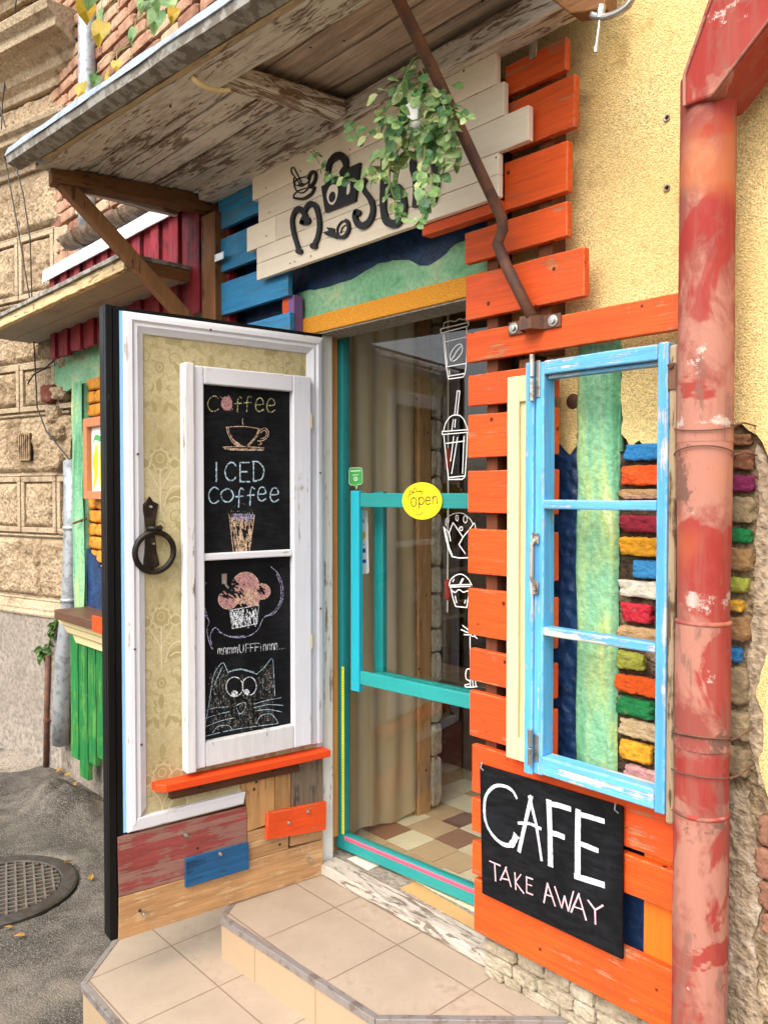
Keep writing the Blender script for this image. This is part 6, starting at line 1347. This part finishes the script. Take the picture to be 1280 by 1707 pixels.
# ------------------------------------------------------------------ inside, seen through the glass
cu = thing('curtain', 'beige burlap curtain hanging behind the glass on the left', 'curtain', (-.084, .36, .1))
def cur(u, v):
    y = .168 + .385 * u; z = .062 + 2.1 * v
    k = .55 + .45 * v; return (-.084 + .011 * math.sin(u * 21 + .9 * math.sin(v * 3)) * k + .005 * math.sin(u * 9 + v * 2.6) + .003 * noise.noise(Vector((u * 9, v * 7, 1))), y + .008 * math.sin(v * 5), z + .012 * math.sin(u * 7) * (1 - v))
g = G(); g.grid(cur, 110, 40); g.build('curtain_cloth', MT['curtain'], cu, smooth=True)
ip = thing('inner_post', 'pale wooden post with stone bits behind the curtain edge', 'post', (-.10, .60, .04))
g = G(); g.box(-.14, -.072, .565, .64, .04, 2.6); g.build('post', MT['tan_pine_z'], ip, bevel=.004)
g = G(); z = .05; k = 0
while z < 2.4:
    h_ = RL.uniform(.05, .12); g.rock((-.105, .675, z + h_), (.04, .032, h_ - .003), k * 3.1, .06, 5, 7); z += 2 * h_; k += 1
g.build('stone_edging', MT['stone_clad'], ip, weld=True)
pc = thing('pull_cord', 'white pull cord with two red grips hanging beside the inner post', 'cord', (-.07, .74, .05))
g = G(); g.tube([(-.07, .74, .9), (-.068, .742, 1.5), (-.07, .74, 2.3)], .004, 6); g.build('cord', MT['white_card'], pc)
for z in (1.0, 1.575):
    g = G(); g.lathe([(.011, -.045), (.013, -.03), (.013, .03), (.011, .045)], (-.07, .74, z), 12); g.build('grip', plain('red_grip', C('#c8281c'), .5), pc, smooth=True)
tb = thing('cafe_table', 'dark wooden table inside the cafe behind the glass door', 'table', (-.3, 2.2, .042))
g = G(); g.plank(-.95, .5, .74, .775, 1.75, 2.5, n=8, wob=.001); g.build('tabletop', MT['tan_pine'], tb, bevel=.004)
for x_, y_ in ((-.88, 1.82), (.43, 1.82), (-.88, 2.43), (.43, 2.43)):
    g = G(); g.box(x_ - .03, x_ + .03, y_ - .03, y_ + .03, .042, .7395); g.build('leg', MT['dark_wood'], tb, bevel=.003)
MT['tube_blue'] = metal('pale_blue_tube', C('#8fb8c4'), .45, .1)
ch = thing('metal_chair', 'pale blue tube metal chair with grey seat inside the cafe', 'chair', (.12, 1.5, .042))
for sx in (-1, 1):
    x_ = .12 + sx * .19
    g = G(); g.tube([(x_, 1.30, .042), (x_, 1.36, .46)], .011, 8); g.build('leg', MT['tube_blue'], ch)
    g = G(); g.tube([(x_, 1.72, .042), (x_, 1.66, .46), (x_, 1.70, .9)], .011, 8); g.build('leg', MT['tube_blue'], ch)
    g = G(); g.tube([(x_, 1.32, .2), (x_, 1.70, .2)], .008, 8); g.build('stretcher', MT['tube_blue'], ch)
g = G(); g.box(-.09, .33, 1.30, 1.68, .461, .485); g.build('seat', plain('grey_seat', C('#8d9294'), .6), ch, bevel=.006)
g = G(); g.box(-.07, .31, 1.685, 1.70, .68, .9); g.build('backrest', plain('grey_backrest', C('#8d9294'), .6), ch, bevel=.006)
bn = thing('storage_bench', 'reddish brown wooden bench box inside under the table edge', 'bench', (-.7, 1.3, .042))
g = G(); g.box(-1.05, -.28, 1.15, 1.55, .042, .40); g.build('box', MT['dark_wood'], bn, bevel=.004)
g = G(); g.box(-1.07, -.26, 1.13, 1.57, .401, .43); g.build('seat', MT['tan_pine'], bn, bevel=.004)
pm = pX(750, 742, -2.58)
mr = thing('oval_mirror', 'dark oval mirror on the ochre side wall inside', 'mirror', (-2.58, pm.y, pm.z - .28))
g = G(); g.prism([(-2.599, pm.y + .26 * math.cos(t), pm.z + .28 * math.sin(t)) for t in [2 * math.pi * k / 36 for k in range(36)]], (.03, 0, 0)); g.build('frame', MT['dark_wood'], mr, bevel=.006)
g = G(); g.prism([(-2.5685, pm.y + .22 * math.cos(t), pm.z + .24 * math.sin(t)) for t in [2 * math.pi * k / 36 for k in range(36)]], (.004, 0, 0)); g.build('mirror_face', MT['letter_black'], mr)
sh = thing('wall_shelf', 'wooden shelf unit along the ochre side wall inside', 'shelf', (-2.4, 2.6, .042))
for z in (.35, .75, 1.12):
    g = G(); g.box(-2.597, -2.32, 1.75, 3.4, z, z + .03); g.build('shelf_board', MT['tan_pine'], sh, bevel=.002)
for y_ in (1.72, 3.4005):
    g = G(); g.box(-2.597, -2.32, y_, y_ + .0295, .042, 1.25); g.build('side_panel', MT['tan_pine_z'], sh, bevel=.002)

# ------------------------------------------------------------------ street: manhole cover, fallen leaves
mc = thing('manhole_cover', 'round iron manhole cover with a raised grid set in the asphalt', 'manhole cover', (-1.266, -.78, -.27))
g = G(); g.lathe([(.325, -.03), (.325, .003), (.315, .008), (.262, .008), (.257, .002), (.257, -.03)], (-1.266, -.78, -.268), 48); g.build('frame_ring', MT['cast'] if 'cast' in MT else MT.setdefault('cast', metal('cast_iron', C('#49443f'), .65, .3, C('#3d342c'), .5, .4)), mc)
g = G(); g.cur = 0; g.lathe([(.256, -.03), (.256, -.009), (.0, -.009)], (-1.266, -.78, -.268), 48); g.cur = 1; q = .252; n = 8
for k in range(-n, n + 1):
    o_ = k * .037
    if abs(o_) >= q: continue
    L = math.sqrt(q * q - o_ * o_)
    ca_, sa2 = math.cos(-.3), math.sin(-.3)
    for (ux, uy) in ((ca_, sa2), (-sa2, ca_)):
        c0 = Vector((-1.266 - uy * o_, -.78 + ux * o_, -.268)); u_ = Vector((ux, uy, 0)); v_ = Vector((-uy, ux, 0)) * .0042; hz = .0045 if ux == ca_ else .0040
        a = c0 - u_ * L; b = c0 + u_ * L; g.hexa([a - v_ - Vector((0, 0, .01)), b - v_ - Vector((0, 0, .01)), b + v_ - Vector((0, 0, .01)), a + v_ - Vector((0, 0, .01)), a - v_ + Vector((0, 0, hz)), b - v_ + Vector((0, 0, hz)), b + v_ + Vector((0, 0, hz)), a + v_ + Vector((0, 0, hz))])
MT['cast_light'] = metal('worn_cast_iron', C('#7a7268'), .5, .4, C('#6a5d50'), .35, .3)
g.build('grid_lid', [MT['iron'], MT['cast_light']], mc)
for px_, near in [((20, 1545), 1), ((40, 1558), 1), ((112, 1438), 1), ((150, 1466), 1), ((98, 1318), 0), ((108, 1312), 0), ((122, 1310), 0), ((128, 1304), 0), ((152, 1334), 0), ((158, 1340), 0), ((112, 1292), 0), ((116, 1262), 0), ((108, 1254), 0), ((122, 1268), 0)]:
    p = pZ(*px_, -.252 if near else -.24)
    if not near: p.x, p.y = max(p.x, -2.5), min(p.y, -.06)
    g = G(); z0 = Vector((0, 0, 0)); leaf_mesh(g, z0, Vector((RL.uniform(-1, 1), RL.uniform(-1, 1), .1)), Vector((0, 0, 1)) + rv(.3), RL.uniform(.03, .055), RL.uniform(.02, .035), .1, True)
    o = g.build('fallen_leaf', MT['dry_leaf'], None); o.location = p
    tag(o, 'dry yellow leaf lying on the asphalt around the manhole cover' if near else 'dry brown leaf fallen at the foot of the green boards', 'leaf', 'dry leaves near the manhole' if near else 'dry leaves along the wall')
